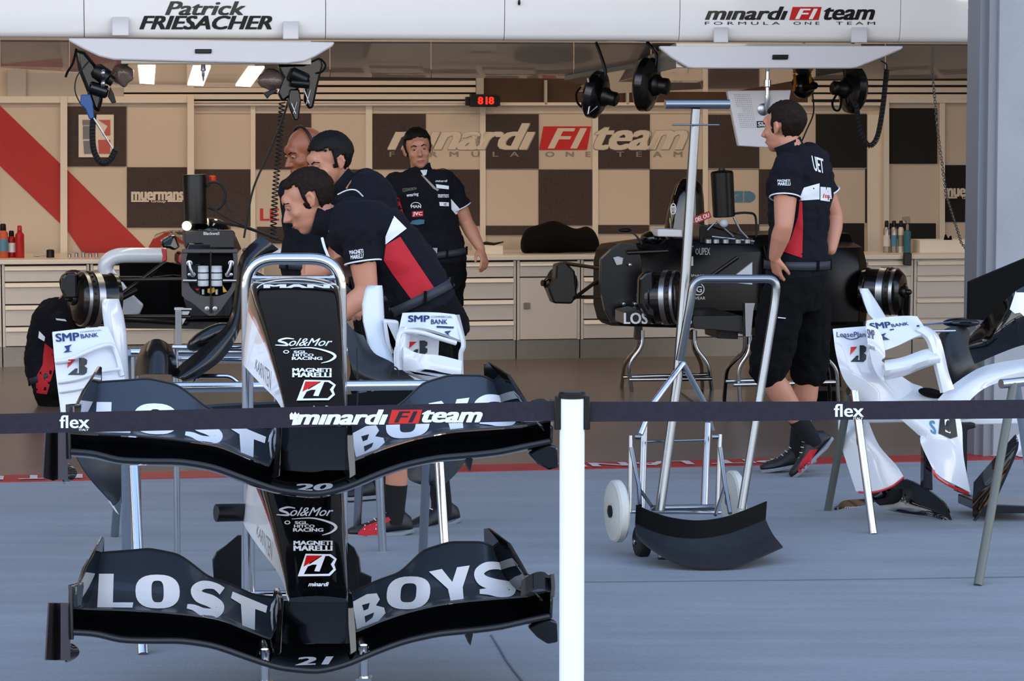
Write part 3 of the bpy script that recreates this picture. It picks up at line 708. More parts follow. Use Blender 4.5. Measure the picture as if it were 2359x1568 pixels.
MB().tube([V((HX0.x, HX0.y, .16)), V((HX1.x, HX1.y, .16))], .015, 12).build('base_rail', M['chrome'], t)
for zz in (.62, 1.12):
    MB().tube([V((HX0.x, HX0.y, zz)), V((HX1.x, HX1.y, zz))], .012, 10).build('mount_bar', M['chrome'], t)
# cylinder (air line union) on the left of the lower nose
t = MB().lathe(P(497, 1181, 8.0), (P(582, 1179, 8.05)-P(497, 1181, 8.0)), [(0, .026), (.002, .028), (.11, .028), (.112, .024)], 24).build('mount_tube', M['black'], t)
# ---- trestles
def trestle(label, A, B, legs, r=.018, mat_=M['chrome']):
    base = (A+B)/2; base.z = 0
    t = thing('trestle', base, label, 'trestle', 'tubular trestles')
    MB().tube([A, B], r, 14).build('top_bar', mat_, t)
    for a, c, m in legs: MB().tube([a, c], r*.92, 14).build('leg', m, t)
    return t
A, B = P(275, 893, 8.62), P(1030, 886, 8.98)
trestle('nearer chrome trestle behind the noses, under the white engine cover', A, B, [(P(300, 893, 8.62), PZ(330, 1507, 0), M['chrome']), (P(288, 893, 8.63), P(292, 1376, 9.1), M['chrome']), (P(1000, 886, 8.97), P(1034, 1408, 8.84), M['chrome']), (P(990, 886, 8.98), P(972, 1330, 9.5), M['satin'])])
A, B = P(300, 812, 9.75), P(1000, 806, 10.1)
trestle('farther chrome trestle behind the noses, under the white engine cover', A, B, [(P(310, 812, 9.76), P(318, 1300, 9.79), M['satin']), (P(295, 812, 9.76), P(264, 1240, 10.41), M['satin']), (P(860, 806, 10.04), P(882, 1275, 10.04), M['chrome']), (P(840, 806, 10.05), P(822, 1235, 10.46), M['satin'])])
# ================================================================== BELT BARRIER
PX, PY_ = 1318, 6.39
pb = P(PX, 905, PY_); t = thing('barrier_post', V((pb.x, pb.y, 0)), 'tall bright white belt barrier post with a dark cap', 'post')
x0, y0, zt2 = pb.x, pb.y, pb.z
MB().lathe((x0, y0, .02), (0, 0, 1), [(0, .031), (zt2-.025, .031)], 32).build('tube', M['post_white'] if 'post_white' in M else mat('post_white_paint', '#f6fbfb', .35), t)
MB().lathe((x0, y0, 0), (0, 0, 1), [(0, .17), (.012, .165), (.022, .05), (.03, .035)], 40).build('base_plate', M['black'], t)
cap = MB().lathe((x0, y0, zt2-.012), (0, 0, 1), [(0, .034), (.012, .034), (.016, .03)], 32); cap.build('cap', M['black'], t)
bh = P(PX, 950, PY_).z
for s_ in (-1, 1):
    MB().box((x0+s_*.036, y0+.0, bh), (.016, .03, .082)).build('belt_cassette', M['black'], t, bevel=.002)
M['belt'] = mat('dark_webbing', '#1d1a2a', .8, var=.25, vscale=90, bump=.2, bscale=400)
def belt(name, pts, label):
    g = []
    for (x, yt, yb, Y) in pts: g.append([P(x, yt, Y), P(x, (yt+yb)/2, Y), P(x, yb, Y)])
    o = MB().sheet(g, .0015).build(name, M['belt'], None, angle=80); tag(o, label, 'belt', 'barrier belts'); return o
b1 = belt('barrier_belt', [(1283, 923, 968, PY_), (1000, 930, 975, 6.44), (640, 938, 985, 6.5), (300, 946, 993, 6.56), (0, 953, 999, 6.6), (-300, 960, 1006, 6.65)], 'dark belt with team lettering stretched left from the white post')
b2 = belt('barrier_belt', [(1356, 925, 971, PY_), (1700, 925, 970, 6.42), (2000, 924, 966, 6.45), (2400, 920, 963, 6.5), (2700, 918, 961, 6.55)], 'dark plain belt with one small word stretched right from the white post')
decal('belt_lettering', [M['wlet'], M['rlet'], M['belt']], [dtext('mınardı', (680, 943, 894, 978), 4, 1, .045, .3), dtext('team', (972, 944, 1112, 973), 3, 1, .045, .3), dpoly([(903, 944), (973, 943), (964, 975), (894, 976)], 2, 2, 1), dtext('F1', (908, 947, 962, 973), 2, 1, .03, .3, .9, 2),
     dpoly([(667, 955), (672, 949), (676, 954), (680, 948), (684, 954), (689, 950), (690, 958), (684, 964), (688, 978), (672, 979), (675, 966), (668, 966)], 1, 1)], [b1], b1, off=.001)
def flexlogo(bt, dx, dy):
    decal('belt_lettering', M['wlet'], [dtext('flex', (137+dx, 956+dy, 206+dx, 986+dy), 3, 2, .02), dtext('ITALY', (182+dx, 987+dy, 204+dx, 992+dy), 1, 1, .03)], [bt], bt, off=.001)
flexlogo(b1, 0, 0); flexlogo(b2, 1784, -26)
# ================================================================== OVERHEAD GANTRY
VG = 14.8
def PV(x, y, v): return PG(x, y, v)
zb = 2.14
g = thing('overhead_gantry', G(0, VG, zb), 'white glossy overhead fascia with the driver name and team lettering', 'gantry')
seams = [-700, 194, 750, 1162, 1565, 2073, 2900]
panels = []
for a, c in zip(seams[:-1], seams[1:]):
    u0, u1 = UG(a, VG, 60)+.002, UG(c, VG, 60)-.002
    prof = [(0.05, zb), (.015, zb+.012), (0, zb+.04), (-.012, zb+.14), (-.015, zb+.3), (-.01, zb+.5), (.02, 2.95), (.5, 2.95), (.5, zb+.1), (.2, zb+.004)]
    mb = MB().loft([[G(u, VG+q[0], q[1]) for q in prof] for u in [u0+(u1-u0)*k/6 for k in range(7)]])
    panels.append(mb.build('fascia_panel', M['white_gloss'], g, angle=50))
MB().gbox(UG(-700, VG), UG(2900, VG), VG+.06, VG+.48, zb+.02, 2.9).build('fascia_core', M['cab_dark'], g, smooth=False)
decal('driver_name', M['klet'], [dtext('Patrick', (380, 3, 566, 35), 3, 1, .03, .3), dtext('FRIESACHER', (321, 36, 627, 68), 4, 1, .04, .3)], panels, g, off=.003)
it = [
      dtext('mınardı', (1624, 15, 1815, 46), 3, 1, .035, .3), dtext('team', (1898, 17, 2016, 46), 2, 1, .035, .3), dtext('F O R M U L A', (1624, 50, 1797, 57), 1, 1, .0), dtext('O N E', (1828, 50, 1888, 57), 1, 1, .0), dtext('T E A M', (1926, 50, 2016, 57), 1, 1, .0),
      dpoly([(1826, 16), (1893, 16), (1886, 46), (1818, 46)], 1, 1, 1), dtext('F1', (1832, 20, 1884, 44), 1, 1, .03, .3, .9, 2)]
decal('fascia_lettering', [M['klet'], M['rlet'], M['white_gloss']], it, panels, g, off=.003)
MB().lathe(PV(1196, 0, VG-.03), (0, 0, -1), [(0, .006), (.02, .008), (.03, .003)], 12).build('small_hook', M['black'], g)
# glossy sloping under-panels behind the fascia
bx = [-700, 0, 160, 500, 760, 993, 1322, 1500, 2040, 2300, 2900]
by = {-700: 158, 0: 156, 160: 165, 500: 172, 760: 177, 993: 179, 1322: 181, 1500: 183, 2040: 182, 2300: 180, 2900: 180}
for a, c in zip(bx[:-1], bx[1:]):
    gr = []
    for k in range(7):
        x = a+1+(c-a-2)*k/6; yb = by[a]+(by[c]-by[a])*k/6
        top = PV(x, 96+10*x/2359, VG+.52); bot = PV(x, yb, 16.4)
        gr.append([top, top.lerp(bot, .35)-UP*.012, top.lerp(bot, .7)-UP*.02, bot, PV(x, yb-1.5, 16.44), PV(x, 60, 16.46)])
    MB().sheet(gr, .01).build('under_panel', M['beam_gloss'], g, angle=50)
def boom(pts, x0, x1, label, lights, badge, brackets, zf, zbk, vb, streak=False):
    v0 = VG-.16
    t = thing('overhead_boom', PV((x0+x1)/2, 140, v0), label, 'boom')
    MB().prism([PV(x, y, v0) for x, y in pts], E2*.05).build('front_shield', M['shield'], t, bevel=.012)
    u0, u1 = UG(x0, v0), UG(x1, v0)
    mb = MB().hexa([G(u0, v0+.05, zf), G(u1, v0+.05, zf), G(u1-.02, vb, zbk), G(u0, vb, zbk), G(u0, v0+.05, zb-.01), G(u1, v0+.05, zb-.01), G(u1-.02, vb, zbk+.03), G(u0, vb, zbk+.03)])
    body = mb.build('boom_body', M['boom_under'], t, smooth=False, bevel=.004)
    pn = (G(u1, v0+.05, zf)-G(u0, v0+.05, zf)).cross(G(u0, vb, zbk)-G(u0, v0+.05, zf)).normalized(); p0 = G(u0, v0+.05, zf)
    def on(px, py):
        d = ray(px, py); return CAM+d*((p0-CAM).dot(pn)/d.dot(pn))
    for q in lights:  # glowing panels stand in for lights mirrored in the glossy underside
        MB().prism([on(*p) for p in q], -UP*.006).build('mirrored_light', M['lamp'], t, smooth=False)
    if badge:
        bd = MB().prism([PV(x, y, v0-.001) for x, y in badge], -E2*.012).build('badge', M['black'], t, bevel=.004)
    for bx0, bx1, by0, by1 in brackets:
        gr = [[PV(x, y, VG-.02-(.05*math.sin(PI*(y-by0)/(by1-by0)*.5)**.5)) for y in [by0+(by1-by0)*k/5 for k in range(6)]] for x in (bx0, (bx0+bx1)/2, bx1)]
        MB().sheet(gr, .02).build('bracket', M['shield'], t, bevel=.004)
    return t, on
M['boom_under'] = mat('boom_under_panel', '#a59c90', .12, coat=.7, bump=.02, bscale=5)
tb, on1 = boom([(157, 88), (280, 89), (772, 97), (766, 107), (728, 130), (702, 142), (660, 147), (450, 143), (262, 138), (228, 130), (190, 112), (160, 95)], 285, 722, 'white boom shield hanging under the driver name',
     [[(318, 152), (358, 152), (355, 192), (322, 190)], [(445, 153), (485, 153), (468, 196), (432, 194)], [(572, 155), (609, 155), (577, 198), (543, 196)]],
     [(449, 113), (488, 113), (487, 123), (449, 123)], [(258, 297, 38, 82), (652, 688, 48, 90)], 1.995, 1.915, 18.0)
tb2, on2 = boom([(1520, 106), (2082, 106), (2078, 114), (2040, 130), (1974, 156), (1960, 158), (1600, 158), (1585, 156), (1545, 132), (1522, 112)], 1560, 1985, 'white boom shield hanging under the team name at the right', [],
     [(1779, 126), (1816, 126), (1814, 137), (1778, 137)], [(1645, 1678, 62, 98), (1962, 1998, 62, 98)], 1.985, 1.89, 17.6)
MB().lathe(on1(468, 150), (0, 0, -1), [(0, .012), (.03, .016), (.035, .009), (.06, .009), (.065, .006), (.09, .005)], 16).build('air_plug', M['satin'], tb)
# beams seen beside the right boom
t = MB().prism([PV(1300, 185, 16.2), PV(1335, 178, 16.1), PV(1560, 140, 15.6), PV(1600, 158, 15.6), PV(1620, 205, 16.6), PV(1420, 215, 17)], UP*.03).build('boom_arm', M['boom_under'], None, bevel=.004); tag(t, 'grey glossy arm left of the right boom, behind the two black fans', 'boom arm')
# ------------------------------------------------------------------ monitor
t = thing('hanging_monitor', PV(1768, 165, 14.95), 'white perforated back of a monitor hanging before the man\'s head', 'monitor')
v_ = 14.98
MB().lathe(PV(1768, 160, v_+.02), (0, 0, -1), [(0, .012), (.06, .012), (.062, .022), (.1, .022), (.105, .012), (.15, .012), (.152, .017), (.2, .017), (.24, .012)], 16).build('stem', M['chrome'], t)
pn = [(1676, 209), (1823, 207), (1800, 338), (1765, 340), (1702, 336)]
scr = MB().prism([PV(x, y, v_+.03) for x, y in pn], E2*.05).build('back_shell', M['shield'], t, bevel=.006)
MB().lathe(PV(1758, 252, v_+.03), -E2, [(0, .036), (.008, .036), (.016, .02)], 24).build('mount_disc', M['satin'], t)
it = [dpoly([(1743, 279), (1772, 278), (1773, 292), (1744, 294)], 1, 1), dtext('SIE', (1746, 281, 1766, 291), 1, 1, .03, 0, 1, 1)]
decal('name_label', [M['black'], M['wlet']], it, [scr], scr, off=.002)
dots = []
for i in range(9):
    for j in range(18):
        x = 1692+i*4.3+j*.9; y = 218+j*4.4
        if 6 < j < 10 and i < 3: continue
        dots.append(dpoly([(x-.9, y), (x, y-.9), (x+.9, y), (x, y+.9)], 1, 1))
decal('vent_hole', M['dsteel'], dots, [scr], scr, off=.002)
# ------------------------------------------------------------------ cooling fans and hanging gear
def fan(px, py, v, R, axis, label, motor=1, strap=None, thick=.09, bracket=None):
    c = PV(px, py, v); t = thing('cooling_fan', c+UP*R, label, 'fan', 'cooling fans under the booms')
    ax = V(axis).normalized()
    MB().lathe(c-ax*thick*.5, ax, [(0, R*.55), (.006, R*.85), (thick*.3, R), (thick*.75, R*.97), (thick, R*.72), (thick+.01, R*.5)], 28).build('fan_housing', M['black_gloss2'], t)
    MB().lathe(c+ax*thick*.45, ax, [(0, R*.42), (.03, R*.40), (.05, R*.3), (.09, R*.3), (.1, R*.22)], 20).build('motor', M['black'], t)
    MB().tube(smoothpath([c+UP*R*.5+ax*.05, c+UP*R*1.1+ax*.06, V((c.x, c.y, 2.15))], 5), .01, 8).build('hanger', M['black'], t)
    if strap: MB().tube(smoothpath([PV(x, y, v-.02) for x, y in strap], 5), .007, 6).build('strap', M['black_matte'], t)
    if bracket:
        MB().tube([PV(x, y, v-.1) for x, y in bracket], .007, 8).build('clamp', M['satin'], t)
    return t
M['black_gloss2'] = mat('black_shell', '#08080a', .18)
fan(1373, 218, 15.3, .145, (.80, -.35, -.2), 'black cooling fan farthest left under the right boom, with a hanging strap', strap=[(1338, 200), (1328, 215), (1330, 235), (1342, 248), (1352, 250)], bracket=[(1354, 180), (1362, 222), (1355, 262), (1376, 245)])
fan(1490, 194, 15.2, .165, (.80, -.35, -.1), 'large black cooling fan just left of the steel T-handle', strap=[(1527, 160), (1545, 150), (1560, 148)])
t = fan(1965, 208, 15.0, .14, (-.85, -.3, .1), 'black cooling fan with a coiled cable under the right end of the right boom', strap=[(1932, 210), (1918, 235), (1922, 252), (1934, 252), (1938, 222), (1930, 205)])
mb = MB(); coil([PV(x, y, 14.9) for x, y in ((1972, 205), (1975, 260), (1985, 310), (2002, 335), (2020, 318), (2032, 260), (2040, 190), (2043, 160))], .013, 95, .0042, 8, 5, mb)
mb.tube(smoothpath([PV(x, y, 14.9) for x, y in ((2043, 160), (2042, 148), (2030, 140))], 4), .005, 6); mb.build('coiled_cable', M['rubber'], t)
t = fan(1850, 198, 15.3, .075, (.4, -.8, 0), 'small black fan with an orange bracket behind the standing man\'s head')
for x in (1830, 1866): MB().tube([PV(x, 172, 15.25), PV(x+2, 192, 15.2), PV(x-1, 208, 15.25)], .009, 6).build('orange_bracket', mat('orange_plastic', '#e08a14', .4) if 'or' not in M else M['or'], t)
MB().tube(smoothpath([PV(x, y, 15.2) for x, y in ((1872, 215), (1874, 260), (1858, 300), (1845, 330))], 5), .005, 6).build('cable', M['rubber'], t)
# left cluster: two wheel guns with air tools
def gun_cluster(name, pts_boxes, label, v):
    t = thing(name, PV(*pts_boxes[0][:2], v), label, 'tool')
    return t
v = 14.75
t = thing('wheel_gun', PV(215, 120, v), 'black wheel gun with a blue trigger tool hanging left of the left boom', 'wheel gun', 'wheel guns under the left boom')
MB().prism([PV(x, y, v) for x, y in ((172, 112), (196, 118), (222, 150), (240, 200), (236, 235), (228, 262), (214, 250), (200, 210), (180, 160))], E2*.1).build('gun_body', M['black_gloss2'], t, bevel=.02)
MB().lathe(PV(216, 158, v-.02), PV(262, 190, v-.02)-PV(216, 158, v-.02), [(0, .03), (.02, .045), (.09, .045), (.1, .03), (.13, .028)], 20).build('motor', M['black'], t)
MB().lathe(PV(205, 200, v-.03), PV(250, 214, v-.03)-PV(205, 200, v-.03), [(0, .028), (.01, .036), (.1, .036), (.11, .025)], 20).build('socket', M['black_gloss2'], t)
for y_ in (168, 192): MB().lathe(PV(234, y_, v-.06), (1, 0, -.15), [(0, .02), (.008, .024), (.02, .02)], 16).build('ring_band', M['satin'], t)
M['wrap'] = mat('clear_wrap', '#6e5f58', .15, bump=1., bscale=18)
mb = MB().ell(PV(282, 174, v+.1), (.065, .05, .06), None, 24, 16); mb.v = [q+(q-PV(282, 174, v+.1)).normalized()*.018*noise.noise(q*22) for q in mb.v]; mb.build('plastic_bag', M['wrap'], t)
MB().prism([PV(x, y, v-.06) for x, y in ((186, 218), (208, 217), (214, 236), (216, 262), (218, 272), (206, 275), (196, 250), (184, 240))], E2*.035).build('blue_trigger', mat('blue_plastic', '#1c4f8c', .35), t, bevel=.006)
MB().tube(smoothpath([PV(x, y, v-.05) for x, y in ((176, 112), (168, 145), (156, 165), (151, 178))], 5), .007, 6).build('strap', M['black_matte'], t)
MB().tube(smoothpath([PV(x, y, v-.05) for x, y in ((205, 140), (178, 175), (173, 210), (186, 240))], 6), .004, 6).build('air_line', M['rubber'], t)
MB().tube([PV(214, 270, v-.05), PV(230, 295, v-.05), PV(260, 343, v-.05)], [.006, .005, .004], 8).build('probe', M['satin'], t)
MB().prism([PV(x, y, v) for x, y in ((254, 200), (262, 215), (268, 236), (258, 238), (248, 222))], E2*.03).build('lever', M['black'], t, bevel=.004)
mb = MB(); coil([PV(x, y, v-.03) for x, y in ((216, 262), (213, 300), (216, 345), (232, 374), (252, 370), (266, 344))], .014, 48, .0045, 8, 5, mb); mb.build('coiled_cable', M['rubber'], t)
t = thing('wheel_gun', PV(690, 150, v), 'black wheel gun with folded arms hanging at the right end of the left boom', 'wheel gun', 'wheel guns under the left boom')
MB().prism([PV(x, y, v) for x, y in ((640, 150), (700, 148), (738, 130), (744, 150), (732, 200), (722, 248), (712, 252), (700, 232), (704, 190), (672, 220), (650, 235), (640, 215), (655, 180))], E2*.06).build('gun_body', M['black_gloss2'], t, bevel=.012)
MB().prism([PV(x, y, v-.04) for x, y in ((668, 205), (690, 205), (694, 232), (688, 276), (678, 278), (664, 240))], E2*.05).build('folded_arm', M['black_gloss2'], t, bevel=.008)
MB().lathe(PV(668, 168, v-.06), PV(716, 190, v-.06)-PV(668, 168, v-.06), [(0, .03), (.01, .04), (.1, .04), (.11, .03)], 20).build('motor', M['black'], t)
MB().lathe(PV(672, 190, v-.07), (1, 0, -.1), [(0, .02), (.05, .026), (.1, .026)], 16).build('socket', M['black'], t)
for a_, b_ in (((700, 205), (712, 238)), ((716, 205), (706, 240)), ((671, 238), (681, 262)), ((684, 235), (676, 262))): MB().tube([PV(*a_, v-.07), PV(*b_, v-.07)], .0035, 6).build('link_rod', M['satin'], t)
mb = MB().ell(PV(628, 184, v+.1), (.085, .05, .055), None, 24, 16); mb.v = [q+(q-PV(628, 184, v+.1)).normalized()*.018*noise.noise(q*22) for q in mb.v]; mb.build('plastic_bag', M['wrap'], t)
MB().prism([PV(x, y, v) for x, y in ((606, 214), (635, 203), (640, 210), (622, 220), (616, 228))], E2*.02).build('lever', M['black'], t, bevel=.004)
MB().tube(smoothpath([PV(x, y, v-.05) for x, y in ((738, 135), (750, 150), (742, 165), (730, 168))], 5), .006, 6).build('strap', M['black_matte'], t)
mb = MB(); coil([PV(x, y, v+.3) for x, y in ((650, 235), (646, 300), (640, 370), (634, 440), (630, 520), (630, 552))], .017, 34, .004, 10, 5, mb); mb.build('coiled_cable', M['rubber'], t)
MB().tube(smoothpath([PV(x, y, v+.1) for x, y in ((668, 215), (655, 262), (620, 350), (585, 430), (570, 500), (562, 548))], 5), .006, 8).build('air_line', M['rubber'], t)
# ------------------------------------------------------------------ timer display
t = thing('timer_display', PV(1110, 245, VW-.12), 'black timer display with red digits on top of the panels', 'display')
c = MB().gpx(1081, 217, 1144, 246, VW-.12, .06).build('case', M['black'], t, bevel=.006, smooth=False)
MB().gpx(1071, 223, 1082, 243, VW-.1, .05).build('bracket', M['black'], t, bevel=.004, smooth=False)
MB().gpx(1143, 221, 1150, 244, VW-.1, .05).build('bracket', M['black'], t, bevel=.004, smooth=False)
decal('digits', M['led'], [dtext('8', (1101, 223, 1113, 240), 1, 1, .03), dtext('1', (1119, 223, 1123, 240), 1, 1, .03), dtext('8', (1126, 223, 1138, 240), 1, 1, .03)], [c], c, off=.004)
# ------------------------------------------------------------------ things on the worktops
def bottle(px, y0, y1, v, rx, m, label, name='spray_can', cat='spray can', capm='black', neck=.6, group='cans and bottles on the worktops', band=None):
    a = PV(px, y1, v); a.z = .74; h = PV(px, y0, v).z-.74
    t = thing(name, a, label, cat, group)
    MB().lathe(a, (0, 0, 1), [(0, rx*.95), (.004, rx), (h*.72, rx), (h*.8, rx*neck)], 20).build('body', m, t)
    MB().lathe(a+UP*h*.8, (0, 0, 1), [(0, rx*neck), (.002, rx*neck*1.05), (h*.17, rx*neck), (h*.2, rx*neck*.7)], 16).build('cap', M[capm], t)
    if band: MB().lathe(a+UP*h*.2, (0, 0, 1), [(0, rx*1.015), (h*.35, rx*1.015)], 20).build('paper_label', M[band], t)
    return t
M['orangecan'] = mat('orange_can', '#b8502a', .35); M['redcan'] = mat('red_can', '#a8141a', .3); M['teal'] = mat('teal_plastic', '#2c6a78', .25); M['alu'] = mat('silver_can', '#a8a49c', .3, metal=.7)
bottle(8, 515, 588, 18.45, .034, M['orangecan'], 'multicoloured aerosol with black cap at the far left of the worktop', band='bllet')
bottle(27, 531, 588, 18.5, .03, M['redcan'], 'short red aerosol with black cap between two taller cans', capm='black', band='wlet')
bottle(46, 519, 588, 18.45, .031, M['redcan'], 'tall all-red aerosol, rightmost of the three at far left', capm='redcan', neck=.5)
bottle(2042, 508, 566, 18.15, .024, M['alu'], 'silver aerosol, leftmost of the bottles by the right wall', capm='black', band='cab')
bottle(2059, 508, 566, 18.15, .024, M['alu'], 'silver aerosol in the middle of the bottles by the right wall', capm='black', band='bllet')
bottle(2075, 508, 566, 18.15, .022, M['cab'], 'cream aerosol left of the spray bottle by the right wall', capm='black', band='glet')
t = bottle(2090, 516, 566, 18.1, .026, M['teal'], 'teal spray bottle with a grey trigger head', 'spray_bottle', 'spray bottle', 'glet', .4)
MB().prism([PV(x, y, 18.1) for x, y in ((2080, 500), (2096, 498), (2098, 512), (2090, 516), (2086, 508), (2079, 508))], E2*.02).build('trigger_head', M['glet'], t, bevel=.003)
def box_thing(name, x0, y0, x1, y1, v, d, m, label, cat, parent=None, bevel=.004, z0=None):
    mb = MB(); a = PV(x0, y1, v); b_ = PV(x1, y1, v); top = PV((x0+x1)/2, y0, v).z; zz = z0 if z0 is not None else a.z
    mb.gbox(a.dot(E1), b_.dot(E1), v, v+d, zz, top); o = mb.build(name, m, parent, smooth=False, bevel=bevel)
    if parent is None: tag(o, label, cat)
    return o
def tray(x0, y0, x1, y1, v, label):
    t = thing('parts_tray', PV((x0+x1)/2, y1, v), label, 'tray'); t.location.z = .74
    u0, u1 = UG(x0, v, y0), UG(x1, v, y0); zt_ = max(PV(x0, y0, v).z, .775)
    MB().gbox(u0+.01, u1-.01, v, v+.2, .741, .75).build('tray_floor', M['worktop'], t, smooth=False)
    for q in ((u0, u1, v-.01, v), (u0, u1, v+.2, v+.21), (u0, u0+.01, v, v+.2), (u1-.01, u1, v, v+.2)): MB().gbox(*q, .741, zt_).build('tray_wall', M['worktop'], t, smooth=False)
    return t
tray(1098, 566, 1158, 582, 18.4, 'shallow cream tray with a black brush on the worktop')
o = MB().tube([PV(1098, 562, 18.42), PV(1120, 560, 18.42), PV(1138, 562, 18.42), PV(1160, 557, 18.42)], [.006, .012, .01, .004], 8).build('brush', M['black'], None); tag(o, 'black brush lying across the cream tray', 'brush')
tray(2118, 553, 2262, 568, 18.05, 'long cream tray at the right wall')
o = MB().prism([PV(x, y, 18.1) for x, y in ((2176, 556), (2180, 540), (2186, 552), (2192, 543), (2194, 556))], E2*.03).build('folded_rag', M['black_matte'], None); tag(o, 'small black pointed rag sticking out of the long tray', 'rag')
o = MB().prism([PV(x, y, 17.78) for x, y in ((2083, 582), (2101, 583), (2100, 612), (2082, 610))], E2*.03).build('charger', M['black'], None, bevel=.004); tag(o, 'small black charger hanging from the worktop edge below the spray bottle', 'charger')
# hand tools along the left worktop
def smallpart(px, L, label):
    c = PV(px, 577, 18.5); c.z = .752
    o = MB().lathe(c-E1*L/2, E1, [(0, .006), (L*.3, .009), (L*.35, .005), (L*.8, .005), (L, .011)], 10).build('hand_tool', M['satin'], None); tag(o, label, 'tool', 'hand tools on the left worktop'); return o
smallpart(96, .12, 'steel hand tool lying left of the black puck on the left worktop')
for k, x in enumerate((160, 176, 192, 208, 222)):
    c = PV(x, 577, 18.45+.02*(k % 2)); c.z = .742
    o = MB().lathe(c, (0, 0, 1), [(0, .013), (.02+.006*(k % 3), .013), (.024+.006*(k % 3), .009)], 14).build('socket_bit', M['satin'], None); tag(o, ('leftmost', 'second from left', 'middle', 'second from right', 'rightmost')[k]+' of the five small steel sockets in a row before the red stripe', 'socket', 'sockets on the left worktop')
c = PV(116, 577, 18.45); c.z = .741
o = MB().lathe(c, (0, 0, 1), [(0, .028), (.05, .028), (.055, .02)], 20).build('filter_puck', M['black'], None); tag(o, 'black round canister standing on the left worktop', 'canister')
# black bag
mb = MB(); rings = []
c0 = PV(1210, 583, 18.35); c1 = PV(1390, 583, 18.35)
prof = [(0, .10), (.06, .17), (.14, .19), (.25, .205), (.38, .24), (.5, .225), (.62, .18), (.74, .17), (.84, .195), (.93, .17), (1, .09)]
for k, (t_, h) in enumerate(prof):
    cc = c0.lerp(c1, t_); cc.z = .742; w_ = .16*(1-abs(2*t_-1)**4*.5)
    rings.append([cc+E2*(.17+w_*math.cos(a)*(1.0 if math.sin(a) < .5 else .8))+UP*(h/2+h/2*math.copysign(abs(math.sin(a))**.7, math.sin(a)))+UP*.012*noise.noise(V((t_*9, a*2, 3))) for a in [2*PI*j/20-PI/2 for j in range(20)]])
bag = mb.loft(rings).build('holdall_bag', M['black_matte'], None, angle=80); tag(bag, 'slumped black fabric bag on the middle worktop', 'bag')
s_ = bag.modifiers.new('sub', 'SUBSURF'); s_.levels = 2; s_.render_levels = 2
# ------------------------------------------------------------------ chains by the pillar
def chain(pts, link, r, label):
    p = [V(q) for q in pts]; mb = MB(); total = sum((p[i+1]-p[i]).length for i in range(len(p)-1)); n = int(total/(link*.72)); 
    L = [0]
    for i in range(1, len(p)): L.append(L[-1]+(p[i]-p[i-1]).length)
    for k in range(n):
        s_ = total*(k+.5)/n; j = max(i for i in range(len(L)-1) if L[i] <= s_); c = p[j].lerp(p[j+1], (s_-L[j])/(L[j+1]-L[j])); d = (p[j+1]-p[j]).normalized()
        side = (E1 if k % 2 else E2); side = (side-d*side.dot(d)).normalized()
        ring = [c+d*link*.5*math.cos(a)+side*link*.3*math.sin(a) for a in [2*PI*q/10 for q in range(10)]]
        mb.tube(ring, r, 5, closed=True)
    o = mb.build('hoist_chain', M['satin'], None); tag(o, label, 'chain', 'chains left of the pillar'); return o
chain([PV(2138, -60, 16.0), PV(2142, 100, 16.0), PV(2160, 300, 16.2), PV(2180, 450, 16.4), PV(2215, 560, 16.8), PV(2255, 612, 17.0)], .028, .0026, 'thin chain slanting from the gantry to the floor of the right corner')
chain([PV(2233, -60, 14.2), PV(2240, 100, 14.2), PV(2254, 270, 14.2), PV(2258, 330, 14.2)], .05, .005, 'thick chain hanging left of its twin beside the pillar')
chain([PV(2256, -60, 14.1), PV(2258, 60, 14.1), PV(2260, 130, 14.1)], .05, .005, 'thick chain hanging closest to the pillar')
